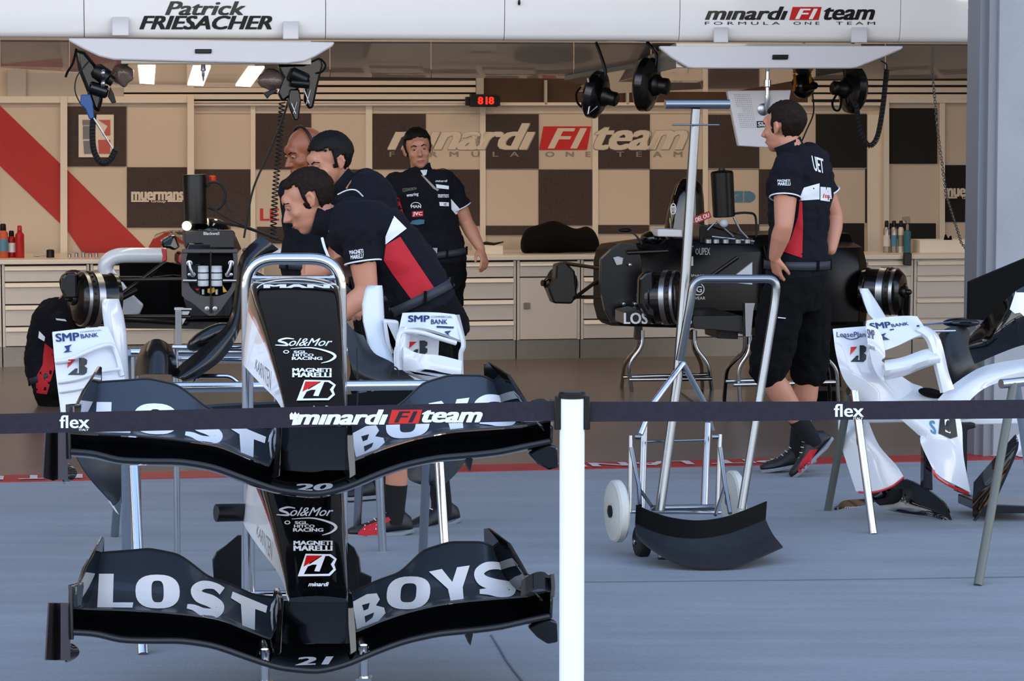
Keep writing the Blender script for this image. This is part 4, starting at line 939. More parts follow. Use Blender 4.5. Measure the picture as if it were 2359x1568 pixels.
# ================================================================== CARS AND BODYWORK
def slab(name, pts, Y, d, m, parent, bevel=.004, vec=None):
    return MB().prism([P(*(p if len(p) == 3 else (*p, Y))) for p in pts], (vec if vec is not None else E2*d)).build(name, m, parent, bevel=bevel, smooth=False)
def rod(name, pts, r, m, parent, n=10, sm=0):
    q = [P(*p) for p in pts]
    if sm: q = smoothpath(q, sm)
    return MB().tube(q, r, n).build(name, m, parent)
def rsheet(name, rows, th, m, parent, sm=4, angle=60):
    """rows of (px, py, Y) points, smoothed both ways"""
    g = [[P(*p) for p in r] for r in rows]
    g = [smoothpath(r, sm) for r in g]; cols = [smoothpath([g[i][j] for i in range(len(g))], sm) for j in range(len(g[0]))]
    g = [[cols[j][i] for j in range(len(cols))] for i in range(len(cols[0]))]
    return MB().sheet(g, th).build(name, m, parent, angle=angle)
def hub(parent, c0, c1, R, Yl=0, flip=1, name='wheel_hub'):
    """brake drum and hub: c0 outer end, c1 inner end (points)"""
    ax = (c1-c0); L = ax.length; ax = ax/L
    h = MB().lathe(c0, ax, [(0, R*.3), (L*.02, R*.75), (L*.12, R*.93), (L*.2, R*.97), (L*.22, R*.92), (L*.85, R*.92), (L*.9, R*.98), (L, R*.95), (L*1.01, R*.7)], 32).build(name, M['black_gloss2'], parent)
    for a, b_, r_, m in ((.16, .24, 1.0, 'satin'), (.40, .56, 1.03, 'satin')):
        MB().lathe(c0+ax*L*a, ax, [(0, R*.9), (0, R*r_), (L*(b_-a), R*r_), (L*(b_-a), R*.9)], 36, cap=False).build('band', M[m], h)
    MB().lathe(c0+ax*L*.24, ax, [(0, R*.98), (L*.16, R*.98)], 36, cap=False).build('slotted_ring', M['dsteel'], h)
    mb = MB(); ref = ax.cross(V((0, 0, 1))).normalized(); u2 = ax.cross(ref)
    for k in range(24):
        a = 2*PI*k/24; d = ref*math.cos(a)+u2*math.sin(a)
        mb.box(c0+ax*L*.32+d*R*.985, (.012, .012, .012), Matrix((ax, d, ax.cross(d))).transposed())
    mb.build('slot', M['black'], h)
    MB().lathe(c0-ax*.05, ax, [(0, .008), (.01, .018), (.03, .018), (.032, .035), (.055, .04)], 16).build('axle_nut', M['dsteel'], h)
    return h
# ------------------------------------------------------------------ car seen head-on at the left
car = thing('racing_car', V((P(485, 700, 15.2).x, 15.2, 0)), 'stripped racing car facing the camera at the left, without its nose and wheels', 'racing car', 'racing cars in the garage')
Yc = 15.0
tub = MB()
rings = []
for d, hw, zt_, zb_ in ((.02, .155, .98, .55), (.4, .19, 1.0, .50), (.9, .24, 1.02, .45), (1.3, .27, 1.0, .42), (2.1, .30, .95, .40)):
    c = P(484, 640, Yc)+E2*d
    rings.append([V((c.x, c.y, 0))+E1*x*hw+UP*(zb_+(zt_-zb_)*z) for x, z in ((-.75, 0), (-1, .25), (-1, .8), (-.8, 1), (.8, 1), (1, .8), (1, .25), (.75, 0))])
tub.loft(rings).build('monocoque', M['black_gloss'], car, bevel=.01)
# bulkhead plate with opening
out_ = [(418, 575), (548, 575), (547, 655), (536, 676), (525, 690), (503, 722), (492, 729), (477, 726), (449, 702), (432, 690), (419, 688)]
inn = [(429, 583), (538, 583), (538, 640), (532, 662), (520, 676), (503, 682), (470, 682), (452, 676), (438, 662), (430, 640)]
M['plate'] = mat('grey_machined_plate', '#4a4a4d', .35, metal=.5)
def ringplate(o_, i_, Y, d, m, parent, name):
    n = 40
    def res(poly):
        p = [V((x, y, 0)) for x, y in poly]; c = V((483, 635, 0)); out = []
        for k in range(n):
            a = 2*PI*k/n+.01; dr = V((math.cos(a), math.sin(a), 0)); best = None
            for i in range(len(p)):
                A_, B_ = p[i]-c, p[(i+1) % len(p)]-c; e_ = B_-A_; den = dr.x*e_.y-dr.y*e_.x
                if abs(den) < 1e-9: continue
                t_ = (A_.x*e_.y-A_.y*e_.x)/den; s_ = (A_.x*dr.y-A_.y*dr.x)/den
                if t_ > 0 and -1e-6 <= s_ <= 1+1e-6: best = t_ if best is None else max(best, t_)
            out.append(c+dr*(best or 1))
        return out
    a = [P(q.x, q.y, Y) for q in res(o_)]; b_ = [P(q.x, q.y, Y) for q in res(i_)]
    mb = MB(); mb.loft([a, b_, [p+E2*d for p in b_], [p+E2*d for p in a], a], cap=False); return mb.build(name, m, parent, smooth=False)
ringplate(out_, inn, Yc-.03, .05, M['plate'], car, 'bulkhead')
slab('bulkhead_recess', inn, Yc+.01, .01, M['black_matte'], car, 0)
slab('bulkhead_frame', [(419, 574), (548, 574), (548, 583), (419, 583)], Yc-.04, .03, M['plate'], car)
for x in (456, 487):
    a = P(x+12.5, 659, Yc-.05); r_ = MB().lathe(a, (0, 0, 1), [(0, .028), (.004, .032), (.095, .032), (.1, .03), (.104, .031), (.116, .031), (.118, .025)], 24).build('brake_reservoir', mat('milky_plastic', '#c3ccd2', .3) if x < 460 else bpy.data.materials['milky_plastic'], car)
    for zz in (.035, .075): MB().lathe(a+UP*zz, (0, 0, 1), [(0, .0335), (.006, .0335)], 24).build('strap', M['black'], r_)
for s_ in (-1, 1):
    cx = 484+s_*48
    for (x, y, r_) in ((cx, 606, 7), (cx-s_*8, 632, 6), (cx, 632, 4)):
        MB().lathe(P(x, y, Yc-.04), -E2, [(0, r_/400.), (.02, r_/400.), (.022, r_/800.)], 16).build('rocker_bolt', M['satin'], car)
    rod('rocker_arm', [(cx, 604, Yc-.06), (cx-s_*2, 618, Yc-.07), (cx-s_*9, 633, Yc-.06)], .011, M['satin'], car)
    rod('torsion_bar', [(cx-s_*18, 646, Yc-.05), (cx+s_*14, 646, Yc-.05)], .011, M['satin'], car)
for x in (477, 495): MB().lathe(P(x, 711, Yc-.05), -E2, [(-.02, .014), (.004, .014), (.006, .006)], 20).build('washer', M['satin'], car)
slab('centre_rib', [(484, 580), (487, 580), (487, 722), (484, 722)], Yc-.06, .02, M['black'], car, 0)
for x, c_ in ((468, 'satin'), (499, 'satin')): MB().lathe(P(x, 672, Yc-.04), (0, 0, -1), [(-.015, .01), (.015, .01)], 12).build('pipe_union', M[c_], car)
M['yellow'] = mat('yellow_fitting', '#c9a02a', .4)
slab('fitting', [(478, 665), (494, 661), (496, 672), (486, 677), (478, 674)], Yc-.04, .02, M['yellow'], car)
slab('fitting', [(512, 655), (524, 672), (514, 674)], Yc-.03, .02, M['yellow'], car)
slab('fitting', [(449, 664), (461, 664), (455, 671)], Yc-.03, .02, M['redpaint'], car)
# cowl, dome, cooler cylinder, hose, knob
cowl = slab('cowl', [(425, 536), (433, 530), (536, 530), (542, 536), (541, 572), (426, 572)], Yc+.02, .3, M['satin_black'] if 0 else M['carbon'], car, .008)
decal('cowl_lettering', M['wlet'], [dtext('Blackwell', (469, 534, 505, 541), 2, 1, .01)], [cowl], cowl, off=.003)
MB().ell(P(482, 531, Yc+.2), (.13, .15, .075)).build('cockpit_dome', M['black_gloss'], car)
a = P(451, 516, Yc+.05); b_ = P(448, 402, Yc+.05)
MB().lathe(a, b_-a, [(0, .06), (.005, .066), ((b_-a).length-.01, .07), ((b_-a).length, .066)], 28).build('cooler_cylinder', M['black'], car)
MB().lathe(P(430, 520, Yc-.02), -E2, [(-.03, .015), (0, .027), (.012, .027), (.02, .015)], 20).build('lamp', M['lamp'], car)
MB().lathe(P(490, 418, Yc+.1), (0, 0, 1), [(0, .018), (.012, .02), (.03, .02), (.034, .016)], 16).build('red_knob', mat('orange_red_plastic', '#d8330c', .4), car)
MB().tube(smoothpath([P(x, y, Yc+.05) for x, y in ((480, 478), (500, 482), (516, 465), (518, 440), (505, 422), (485, 420), (478, 432))], 6), .008, 8).build('hose_loop', M['rubber'], car)
slab('tag_plate', [(519, 462), (532, 468), (536, 490), (524, 482)], Yc+.04, .01, M['black'], car, .002)
rod('lead', [(480, 470, Yc), (520, 500, Yc-.05), (600, 535, Yc-.2), (680, 565, Yc-.4)], .006, M['rubber'], car, 8, 5)
rod('lead', [(490, 510, Yc), (560, 522, Yc-.1), (640, 550, Yc-.3)], .009, M['rubber'], car, 8, 5)
slab('rear_cover', [(370, 556), (395, 542), (425, 540), (425, 572), (375, 572)], Yc+.6, .2, M['black_gloss'], car, .015)
# hub, wishbones
hl = hub(car, P(170, 688, Yc-.12), P(262, 690, Yc+.0), .158)
slab('brake_duct', [(140, 640), (152, 628), (178, 628), (180, 688), (150, 690), (140, 668)], Yc-.16, .12, M['black_gloss2'], car, .015)
hr = hub(car, P(800, 690, Yc+.2), P(716, 690, Yc+.12), .158)
for q in ([(255, 645, Yc), (420, 643, Yc)], [(258, 640, Yc+.05), (360, 640, Yc+.3), (420, 634, Yc+.4)], [(262, 690, Yc), (380, 604, Yc+.1)], [(345, 637, Yc+.1), (372, 612, Yc+.1)], [(262, 728, Yc), (440, 729, Yc)], [(262, 732, Yc+.1), (430, 742, Yc+.3)],
          [(548, 643, Yc), (716, 645, Yc+.12)], [(548, 729, Yc), (716, 728, Yc+.12)], [(548, 610, Yc+.1), (720, 690, Yc+.12)]):
    rod('wishbone', q, .011 if q[0][1] != 732 else .02, M['dsteel'], car)
for s_, x0 in ((1, 300), (-1, 668)):
    pass
# looped white bodywork of the left side and its white wing panel
lp = [P(*p) for p in ((382, 588, Yc+.45), (330, 588, Yc+.42), (275, 589, Yc+.38), (250, 600, Yc+.36), (243, 618, Yc+.36), (250, 642, Yc+.36), (262, 668, Yc+.36))]
path = smoothpath(lp, 6); rs = [.046]*len(path)
mb = MB().tube(path, rs, 20); mb.build('sidepod_rim', M['white_paint'], car)
slab('sidepod_skin', [(228, 640), (262, 618), (276, 640), (300, 672), (332, 702), (322, 724), (288, 730), (262, 700), (236, 668)], Yc+.34, .07, M['white_paint'], car, .012)
slab('red_trim', [(372, 570), (384, 573), (385, 600), (374, 606)], Yc+.40, .1, M['red_paint'], car, .006)
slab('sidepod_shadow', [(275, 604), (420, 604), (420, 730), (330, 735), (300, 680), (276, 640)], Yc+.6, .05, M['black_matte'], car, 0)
rod('black_strut', [(272, 690, Yc+.2), (315, 668, Yc+.25)], .018, M['black'], car)
slab('sidepod_skin', [(560, 574), (700, 572), (760, 590), (700, 606), (570, 600)], Yc+.5, .2, M['white_paint'], car, .02)
# floor tray and the stand below
slab('floor_tray', [(265, 738), (700, 742), (700, 760), (265, 756)], Yc+.3, 1.4, M['carbon'], car, .004)
t = thing('car_stand', V((P(437, 760, 15).x, 15.0, 0)), 'steel post stand under the bulkhead of the left car', 'stand')
bz = P(437, 715, 15.0)
MB().tube([P(402, 712, 15.0), P(442, 712, 15.0)], .012, 10).build('saddle', M['satin'], t)
MB().gbox(*(lambda a: (a.dot(E1)-.018, a.dot(E1)+.018, a.dot(E2)-.02, a.dot(E2)+.02))(P(411, 760, 15.0)), .0, P(411, 714, 15).z).build('post', M['satin'], t, smooth=False, bevel=.003)
slab('gusset', [(416, 716), (438, 716), (420, 748)], 15.0, .01, M['satin'], t, 0)
MB().box(V((P(411, 760, 15.0).x, 15.0, .01)), (.4, .3, .02)).build('foot', M['satin'], t, bevel=.003)
# ------------------------------------------------------------------ black car at the right, three-quarter view
car2 = thing('racing_car', V((P(1580, 700, 16).x, 16, 0)), 'black racing car at the right on bent-tube stands, behind the steel T-handle', 'racing car', 'racing cars in the garage')
fwd = V((-.905, -.425, 0)); lat = V((.425, -.905, 0))      # forward (left, toward us) and the near side
fb = P(1395, 660, 15.95)
def C2(f_, l_, z): return V((fb.x, fb.y, 0))-fwd*f_+lat*l_+UP*z
rings = []
for d, hw, zt_, zb_ in ((0, .17, .90, .47), (.04, .19, .93, .44), (.35, .21, .96, .42), (.8, .25, .98, .40), (1.2, .30, .985, .40), (1.6, .34, .98, .40)):
    rings.append([C2(d, x*hw, zb_+(zt_-zb_)*z) for x, z in ((-.7, 0), (-1, .2), (-1, .82), (-.75, 1), (0, 1.02), (.75, 1), (1, .82), (1, .2), (.7, 0), (0, -.02))])
M['black_dull'] = mat('black_side_paint', '#060607', .3, spec=.3)
tub2 = MB().loft(rings).build('monocoque', M['black_dull'], car2, bevel=.008, angle=30)
slab('bulkhead', [(1407, 574), (1430, 560), (1468, 562), (1480, 600), (1478, 720), (1440, 744), (1411, 746), (1394, 716), (1382, 655), (1384, 596)], 15.75, .05, M['black_gloss2'], car2, .006)
slab('white_chip', [(1412, 593), (1424, 590), (1437, 594), (1434, 610), (1420, 612)], 15.72, .02, M['satin'], car2, .004)
rod('steering_rack', [(1446, 582, 15.66), (1540, 578, 15.6)], .013, M['dsteel'], car2)
for k, (x, y) in enumerate(((1450, 610), (1462, 700), (1436, 700), (1472, 680), (1450, 725))):
    MB().lathe(P(x, y, 15.7), -E2, [(-.03, .012), (.02, .01), (.022, .005)], 10).build('bolt', M['satin'], car2)
# front plate with lettering
fp = slab('front_plate', [(1437, 718), (1466, 711), (1600, 722), (1596, 748), (1437, 746)], 15.3, .25, M['black_gloss2'], car2, .004)
decal('plate_lettering', M['wlet'], [dtext('LOST', (1437, 720, 1512, 746), 3, 2, .03), dtext('BOYS', (1524, 724, 1594, 747), 3, 2, .03)], [fp], fp, off=.003)
decal('side_lettering', M['wlet'], [dtext('UPEX', (1611, 571, 1636, 587), 2, 1, .02), arcstrip(1606, 579, 3, 6, 0, 360, 1.4, n=14), dtext('WEAR', (1596, 683, 1625, 690), 2, 1, .0), arcstrip(1609, 666, 13, 13, -60, 150, 2.2, n=16), dtext('SPARCO', (1592, 632, 1624, 637), 2, 1, .0), dtext('G', (1604, 659, 1617, 673), 1, 1, .02)], [tub2], tub2, off=.004)
wd = slab('side_flash', [(1697, 632), (1733, 604), (1733, 655), (1700, 652)], 15.25, .02, M['white_paint'], car2, 0)
decal('flash_edge', M['rlet'], [dpoly([(1690, 638), (1734, 603), (1734, 607), (1696, 638)], 1, 1)], [wd, tub2], wd, off=.004)
decal('side_mark', M['wlet'], [dpoly([(1587, 568), (1597, 566), (1597, 612), (1589, 612)], 1, 1), dpoly([(1589, 592), (1597, 590), (1597, 610), (1590, 610)], 1, 1, 1)], [tub2], tub2, off=.004)
# cockpit side pods and side panels to the rear
side = MB().loft([[C2(d, x, z) for x, z in ((.25, .42), (w2, .44), (w2+.02, .62), (w2, .8), (w2-.05, .90), (.28, .93))] for d, w2 in ((.95, .34), (1.1, .42), (1.3, .50), (1.5, .52), (1.6, .45))])
sd2 = side.build('sidepod', M['black_dull'], car2, bevel=.01)
slab('side_floor', [(1590, 728), (1710, 727), (1712, 766), (1650, 760), (1600, 757)], 15.3, .9, M['carbon'], car2, .004)
slab('floor_block', [(1650, 757), (1702, 757), (1700, 781), (1652, 779)], 15.4, .3, M['black'], car2, .004)
# airbox and roll hoop
mb = MB(); rr = []
for z, a_, b__, d in ((.93, .14, .12, .54), (1.02, .13, .11, .55), (1.12, .12, .10, .56), (1.22, .105, .085, .57), (1.29, .085, .07, .58), (1.33, .04, .04, .58)):
    rr.append([C2(d-a_*math.cos(k*PI/10), b__*math.sin(k*PI/10), z) for k in range(20)])
ab = mb.loft(rr).build('airbox', M['black_gloss'], car2)
decal('airbox_logo', M['wlet'], [arcstrip(1551, 481, 6, 12, 0, 360, 2.5, n=20), dtext('m', (1547, 474, 1555, 488), 1, 1, .04)], [ab], ab, off=.003)
lb = slab('warning_tag', [(1598, 500), (1634, 486), (1640, 500), (1602, 516)], 15.45, .01, M['redpaint'], car2, .001)
decal('tag_lettering', M['wlet'], [dtext('DEL OU', [(1601, 502), (1632, 490), (1635, 499), (1603, 512)], 2, 1, .03)], [lb], lb, off=.002)
a = P(1668, 500, 15.5); b_ = P(1663, 394, 15.5)
MB().lathe(a, b_-a, [(0, .058), (.006, .066), ((b_-a).length-.01, .068), ((b_-a).length, .06), ((b_-a).length+.006, .02), ((b_-a).length+.018, .018)], 28).build('cooler_cylinder', M['black'], car2)
MB().ell(P(1668, 514, 15.45), .026).build('gauge', M['milk'] if 'milk' in M else bpy.data.materials['milky_plastic'], car2)
rod('lead', [(1690, 492, 15.5), (1720, 490, 15.5), (1740, 498, 15.6), (1742, 545, 15.6)], .007, M['rubber'], car2, 8, 5)
for q in ([(1630, 530, 15.5), (1650, 510, 15.5), (1690, 545, 15.5)], [(1690, 500, 15.5), (1705, 530, 15.5), (1730, 556, 15.5)], [(1640, 545, 15.4), (1738, 556, 15.4)]): rod('fuel_pipe', q, .007, M['satin'], car2, 8)
for x in (1632, 1650, 1672, 1700, 1722): MB().lathe(P(x, 556, 15.35), (0, 0, 1), [(-.01, .02), (.012, .02), (.02, .01)], 12).build('stud', M['satin'], car2)
slab('engine_top', [(1612, 515), (1640, 520), (1735, 548), (1738, 566), (1612, 562)], 15.55, .3, M['black_gloss2'], car2, .01)
slab('seat_board', [(1515, 527), (1572, 529), (1572, 546), (1515, 545)], 15.5, .2, M['shield'], car2, .008)
MB().ell(P(1505, 548, 15.7), (.08, .1, .045)).build('cockpit_rim', M['black_gloss'], car2)
decal('helmet_lettering', M['wlet'], [dtext('uni', (1597, 522, 1606, 530), 1, 1, .04)], [ab, car2.children[0]], ab, off=.004)
rod('mirror_stalk', [(1478, 562, 15.6), (1466, 543, 15.55), (1450, 531, 15.5)], .006, M['satin'], car2, 8, 4)
MB().ell(P(1440, 530, 15.5), (.04, .02, .012)).build('mirror', M['black'], car2)
# near and far front hubs
h1 = hub(car2, P(1574, 684, 15.2), P(1500, 686, 15.26), .158)
dk = slab('upright', [(1474, 640), (1486, 628), (1506, 624), (1512, 735), (1490, 728), (1472, 700)], 15.12, .08, M['black_gloss2'], car2, .015)
MB().lathe(P(1255, 652, 16.55), P(1340, 658, 16.7)-P(1255, 652, 16.55), [(-.02, .02), (0, .02), (.01, .035), (.06, .04), (.07, .10), (.11, .11), (.13, .095), (.19, .09), (.22, .06)], 24).build('wheel_hub', M['black_gloss2'], car2)
slab('brake_caliper', [(1262, 664), (1280, 640), (1282, 610), (1305, 604), (1325, 625), (1330, 680), (1318, 700), (1276, 699)], 16.45, .14, M['dsteel'], car2, .012)
for q in ([(1300, 606, 16.5), (1385, 618, 15.95)], [(1318, 690, 16.5), (1385, 640, 15.95)], [(1320, 684, 16.5), (1390, 684, 15.95)], [(1482, 640, 15.7), (1530, 636, 15.4)], [(1640, 634, 15.3), (1700, 592, 15.3)], [(1480, 700, 15.7), (1530, 712, 15.3)]): rod('wishbone', q, .012, M['dsteel'], car2)
# rear end
slab('gearbox', [(1735, 600), (1840, 580), (1915, 600), (1918, 622), (1990, 626), (2000, 640), (1996, 760), (1900, 790), (1735, 780)], 16.6, .5, M['black_gloss2'], car2, .02)
rb = slab('rear_bodywork', [(1905, 624), (1992, 624), (1998, 642), (1996, 722), (1975, 744), (1905, 736)], 16.35, .2, M['black'], car2, .012)
decal('rear_lettering', M['wlet'], [dtext('BRIDGESTONE', (1888, 626, 1988, 635), 3, 1, .03)], [rb], rb, off=.003)
rod('exhaust_edge', [(1900, 712, 16.33), (1970, 710, 16.33)], .005, M['satin'], car2, 6)
h2 = hub(car2, P(2082, 672, 16.0), P(1990, 668, 16.1), .145)
slab('rear_upright', [(2070, 652), (2090, 650), (2100, 680), (2098, 735), (2080, 736), (2072, 700)], 16.02, .1, M['black_gloss2'], car2, .015)
slab('diffuser', [(1740, 780), (1990, 770), (1930, 800), (1940, 900), (1886, 880), (1880, 800), (1740, 800)], 16.5, .3, M['black_matte'], car2, .006)
# bent tube stands
def tubestand(x0, x1, yt, Y, yb, label, xs, post=None):
    t = thing('car_stand', V((P((x0+x1)/2, yb, Y).x, Y, 0)), label, 'stand', 'bent-tube stands under the black car')
    for (xt, xk, xb, dY) in xs:
        q = [P(xt, yt, Y+dY*.2), P(xt, yt+38, Y+dY*.3), P(xk, yt+78, Y+dY*.7), PZ(xb, yb+(-12 if dY > 0 else 0), 0)]
        MB().tube(fillet(q, .05, 5), .0125, 10).build('leg', M['chrome'], t)
    return t
s1 = tubestand(1430, 1660, 760, 16.1, 903, 'bent chrome stand under the front of the black car', [(1472, 1438, 1432, .3), (1480, 1448, 1455, 0), (1596, 1616, 1618, .3), (1600, 1632, 1640, 0)])
MB().tube([P(1436, 868, 16.2), P(1630, 862, 16.2)], .0125, 10).build('brace', M['chrome'], s1); MB().tube([P(1450, 874, 16.05), P(1640, 872, 16.05)], .0125, 10).build('brace', M['chrome'], s1)
slab('socket', [(1464, 746), (1480, 746), (1482, 782), (1462, 782)], 16.1, .04, M['dsteel'], s1, .003); slab('socket', [(1590, 762), (1606, 762), (1606, 782), (1590, 782)], 16.1, .04, M['dsteel'], s1, .003)
s2 = tubestand(1665, 1930, 770, 15.3, 935, 'bent chrome stand under the rear of the black car, behind the standing man\'s legs', [(1716, 1674, 1668, .3), (1728, 1700, 1706, 0), (1880, 1908, 1912, .3), (1886, 1928, 1932, 0)])
MB().tube([P(1672, 878, 15.4), P(1740, 876, 15.4)], .0125, 10).build('brace', M['chrome'], s2); MB().tube([P(1690, 886, 15.3), P(1925, 880, 15.3)], .0125, 10).build('brace', M['chrome'], s2)
slab('saddle', [(1716, 698), (1740, 698), (1736, 716), (1730, 776), (1718, 776)], 15.2, .06, M['satin'], s2, .003)
t = slab('floor_board', [(1560, 905), (1620, 898), (1900, 905), (2000, 930), (1980, 940), (1640, 920)], 14.9, .0, M['black_gloss2'], None, 0, vec=UP*.01)
t.data.update()
bpy.data.objects.remove(t)
a, b_, c, d = PZ(1560, 900, .0), PZ(1960, 905, .0), PZ(1990, 940, .0), PZ(1600, 930, .0)
t = MB().prism([a, d, c, b_], UP*.012).build('floor_board', M['black_gloss2'], None, smooth=False); tag(t, 'thin glossy black board lying flat on the floor behind the standing man', 'board')
# ================================================================== WHITE ENGINE COVER ON THE TRESTLES (left)
cov = thing('engine_cover', V((P(600, 900, 9.2).x, 9.2, P(600, 890, 9).z)), 'white engine cover with bank lettering on both winglets, on trestles behind the noses', 'engine cover', 'white engine covers')
WP = M['white_paint']
wl_l = rsheet('winglet', [[(120, 768, 9.0), (160, 764, 9.02), (205, 760, 9.05), (247, 757, 9.08)], [(126, 830, 8.95), (170, 825, 8.96), (220, 812, 8.99), (262, 795, 9.04)], [(134, 900, 8.92), (175, 895, 8.93), (235, 890, 8.96), (284, 870, 9.0)], [(139, 950, 8.9), (180, 950, 8.92), (240, 950, 8.95), (292, 950, 9.0)]], .012, WP, cov)
rod('winglet_rib', [(127, 833, 8.93), (160, 828, 8.93), (197, 812, 8.94), (235, 797, 8.97), (258, 796, 9.0), (270, 818, 9.0), (282, 866, 8.98)], .009, WP, wl_l, 10, 6)
rod('winglet_rib', [(134, 880, 8.91), (180, 872, 8.91), (230, 856, 8.93), (276, 850, 8.96)], .007, WP, wl_l, 10, 6)
rod('winglet_rib', [(137, 902, 8.9), (190, 893, 8.9), (240, 878, 8.93), (284, 874, 8.96)], .006, WP, wl_l, 10, 6)
fin = MB(); rr = []
for y, xa, xb in ((688, 248, 262), (700, 241, 271), (725, 240, 281), (765, 245, 288), (810, 250, 290), (870, 258, 292), (950, 262, 296)):
    c0, c1 = P(xa, y, 9.12), P(xb, y, 9.2); m_ = (c0+c1)/2; hw = (c1-c0).length/2; d = (c1-c0).normalized(); n_ = V((-d.y, d.x, 0))
    rr.append([m_+d*hw*math.cos(k*PI/8)+n_*.028*math.sin(k*PI/8) for k in range(16)])
fin.loft([rr[0]]+rr).build('fin', WP, cov)
def smp(q, targets, parent, sx=1.0):
    x0, y0 = q
def logoB(x, y, w_, h_, tg, parent, sk=0.):
    f = lambda a, b: (x+a*w_+sk*b*h_, y+b*h_)
    it = [dpoly([f(0.62, 0), f(.85, 0), f(1, .12), f(.98, .36), f(.86, .47), f(1, .6), f(.98, .86), f(.84, 1), f(.1, 1), f(.45, .62), f(.56, .62), f(.52, .9), f(.62, .9)], 2, 2, 0),
          dpoly([f(.12, .1), f(.48, .08), f(.08, .6)], 2, 2, 1)]
    decal('tyre_maker_logo', [M['klogo'], M['rlet']], it, tg, parent, off=.004)
M['klogo'] = mat('dark_logo', '#0e1c28', .35)
decal('winglet_lettering', M['blet'], [dtext('SMP', [(127, 768), (182, 765), (184, 784), (129, 787)], 3, 1, .03), dtext('BANK', [(185, 769), (225, 766), (227, 775), (187, 779)], 2, 1, .02), dtext('COMMERCIAL', [(184, 763), (234, 758), (235, 761), (185, 766)], 2, 1, .0),
     dpoly([(148, 797), (166, 793), (160, 799), (160, 808), (168, 809), (146, 812), (154, 805)], 1, 1)], [wl_l], wl_l, off=.004)
logoB(151, 824, 50, 39, [wl_l]+list(wl_l.children), wl_l)
wl_r = rsheet('winglet', [[(926, 726, 9.3), (970, 725, 9.32), (1010, 725, 9.34), (1046, 728, 9.36)], [(918, 770, 9.22), (960, 760, 9.24), (1010, 770, 9.27), (1064, 790, 9.3)]], .012, WP, cov)
rsheet('winglet_post', [[(918, 760, 9.2), (926, 752, 9.22), (934, 758, 9.24)], [(915, 800, 9.2), (922, 800, 9.2), (930, 800, 9.24)], [(912, 850, 9.2), (920, 850, 9.2), (928, 850, 9.22)]], .02, WP, cov)
wb = rsheet('winglet_back', [[(924, 765, 9.32), (970, 772, 9.34), (1010, 784, 9.36)], [(924, 800, 9.34), (965, 806, 9.34), (1008, 815, 9.36)], [(922, 850, 9.32), (965, 855, 9.34), (1006, 830, 9.36)]], .01, WP, cov)
rsheet('winglet_blade', [[(926, 804, 9.2), (960, 812, 9.2), (1010, 826, 9.24), (1058, 838, 9.28)], [(926, 822, 9.18), (960, 830, 9.2), (1010, 842, 9.22), (1056, 852, 9.26)], [(930, 846, 9.2), (970, 850, 9.2), (1010, 854, 9.22), (1056, 862, 9.26)]], .02, WP, cov)
rsheet('winglet_endplate', [[(1044, 728, 9.35), (1052, 728, 9.4)], [(1062, 788, 9.28), (1066, 790, 9.3)], [(1056, 815, 9.28), (1060, 815, 9.3)], [(1057, 870, 9.28), (1061, 870, 9.3)]], .012, WP, cov)
rod('winglet_rib', [(917, 850, 9.18), (917, 785, 9.18), (928, 764, 9.2), (970, 766, 9.21), (1010, 778, 9.23), (1050, 790, 9.26)], .009, WP, wl_r, 10, 6)
decal('winglet_lettering', M['blet'], [dtext('SMP', (940, 726, 990, 741), 3, 1, .03), dtext('BANK', (993, 735, 1031, 746), 2, 1, .02), dtext('COMMERCIAL', (993, 727, 1042, 732), 2, 1, 0), dpoly([(1006, 750), (1046, 752), (1045, 756), (1006, 754)], 1, 1), dpoly([(1024, 763), (1040, 761), (1033, 768), (1036, 774), (1046, 777), (1026, 776), (1030, 769)], 1, 1)], [wl_r], wl_r, off=.004)
logoB(937, 784, 48, 32, [wb], wb)
fr = MB(); rr = []
for y, xa, xb, Y in ((657, 858, 868, 9.5), (668, 845, 878, 9.48), (700, 836, 882, 9.45), (740, 838, 884, 9.4), (790, 850, 886, 9.35), (850, 868, 910, 9.3), (882, 880, 990, 9.25)):
    c0, c1 = P(xa, y, Y), P(xb, y, Y+.06); m_ = (c0+c1)/2; hw = (c1-c0).length/2; d = (c1-c0).normalized(); n_ = V((-d.y, d.x, 0))
    rr.append([m_+d*hw*math.cos(k*PI/8)+n_*.028*math.sin(k*PI/8) for k in range(16)])
fr.loft(rr).build('fin', WP, cov)
slab('cover_shoulder', [(884, 735), (920, 738), (916, 850), (1060, 868), (985, 884), (940, 860), (900, 840), (888, 790)], 9.38, .05, WP, cov, .01)
# dark underside and centre of the cover
rsheet('cover_lower', [[(172, 1046, 8.95), (230, 1052, 9.0), (295, 1060, 9.1)], [(200, 1095, 8.93), (245, 1105, 8.98), (285, 1110, 9.05)], [(262, 1164, 8.9), (268, 1160, 8.9), (274, 1155, 8.92)]], .006, M['carbon'], cov, 4)
slab('cover_tip', [(248, 1150), (258, 1158), (275, 1186), (266, 1178)], 8.9, .02, WP, cov, .001)
rsheet('cover_lower', [[(940, 1064, 9.3), (1010, 1050, 9.3), (1088, 1030, 9.25)], [(945, 1105, 9.3), (1010, 1100, 9.25), (1060, 1080, 9.25)], [(1000, 1115, 9.25), (1010, 1122, 9.22), (1020, 1120, 9.22)]], .006, M['carbon'], cov, 4)
rsheet('cover_panel', [[(160, 950, 8.98), (300, 950, 9.1), (500, 930, 9.3), (700, 920, 9.4), (985, 884, 9.3)], [(170, 1040, 8.98), (300, 1050, 9.15), (500, 1000, 9.5), (700, 990, 9.5), (990, 960, 9.35)]], .01, M['black_gloss2'], cov, 4)
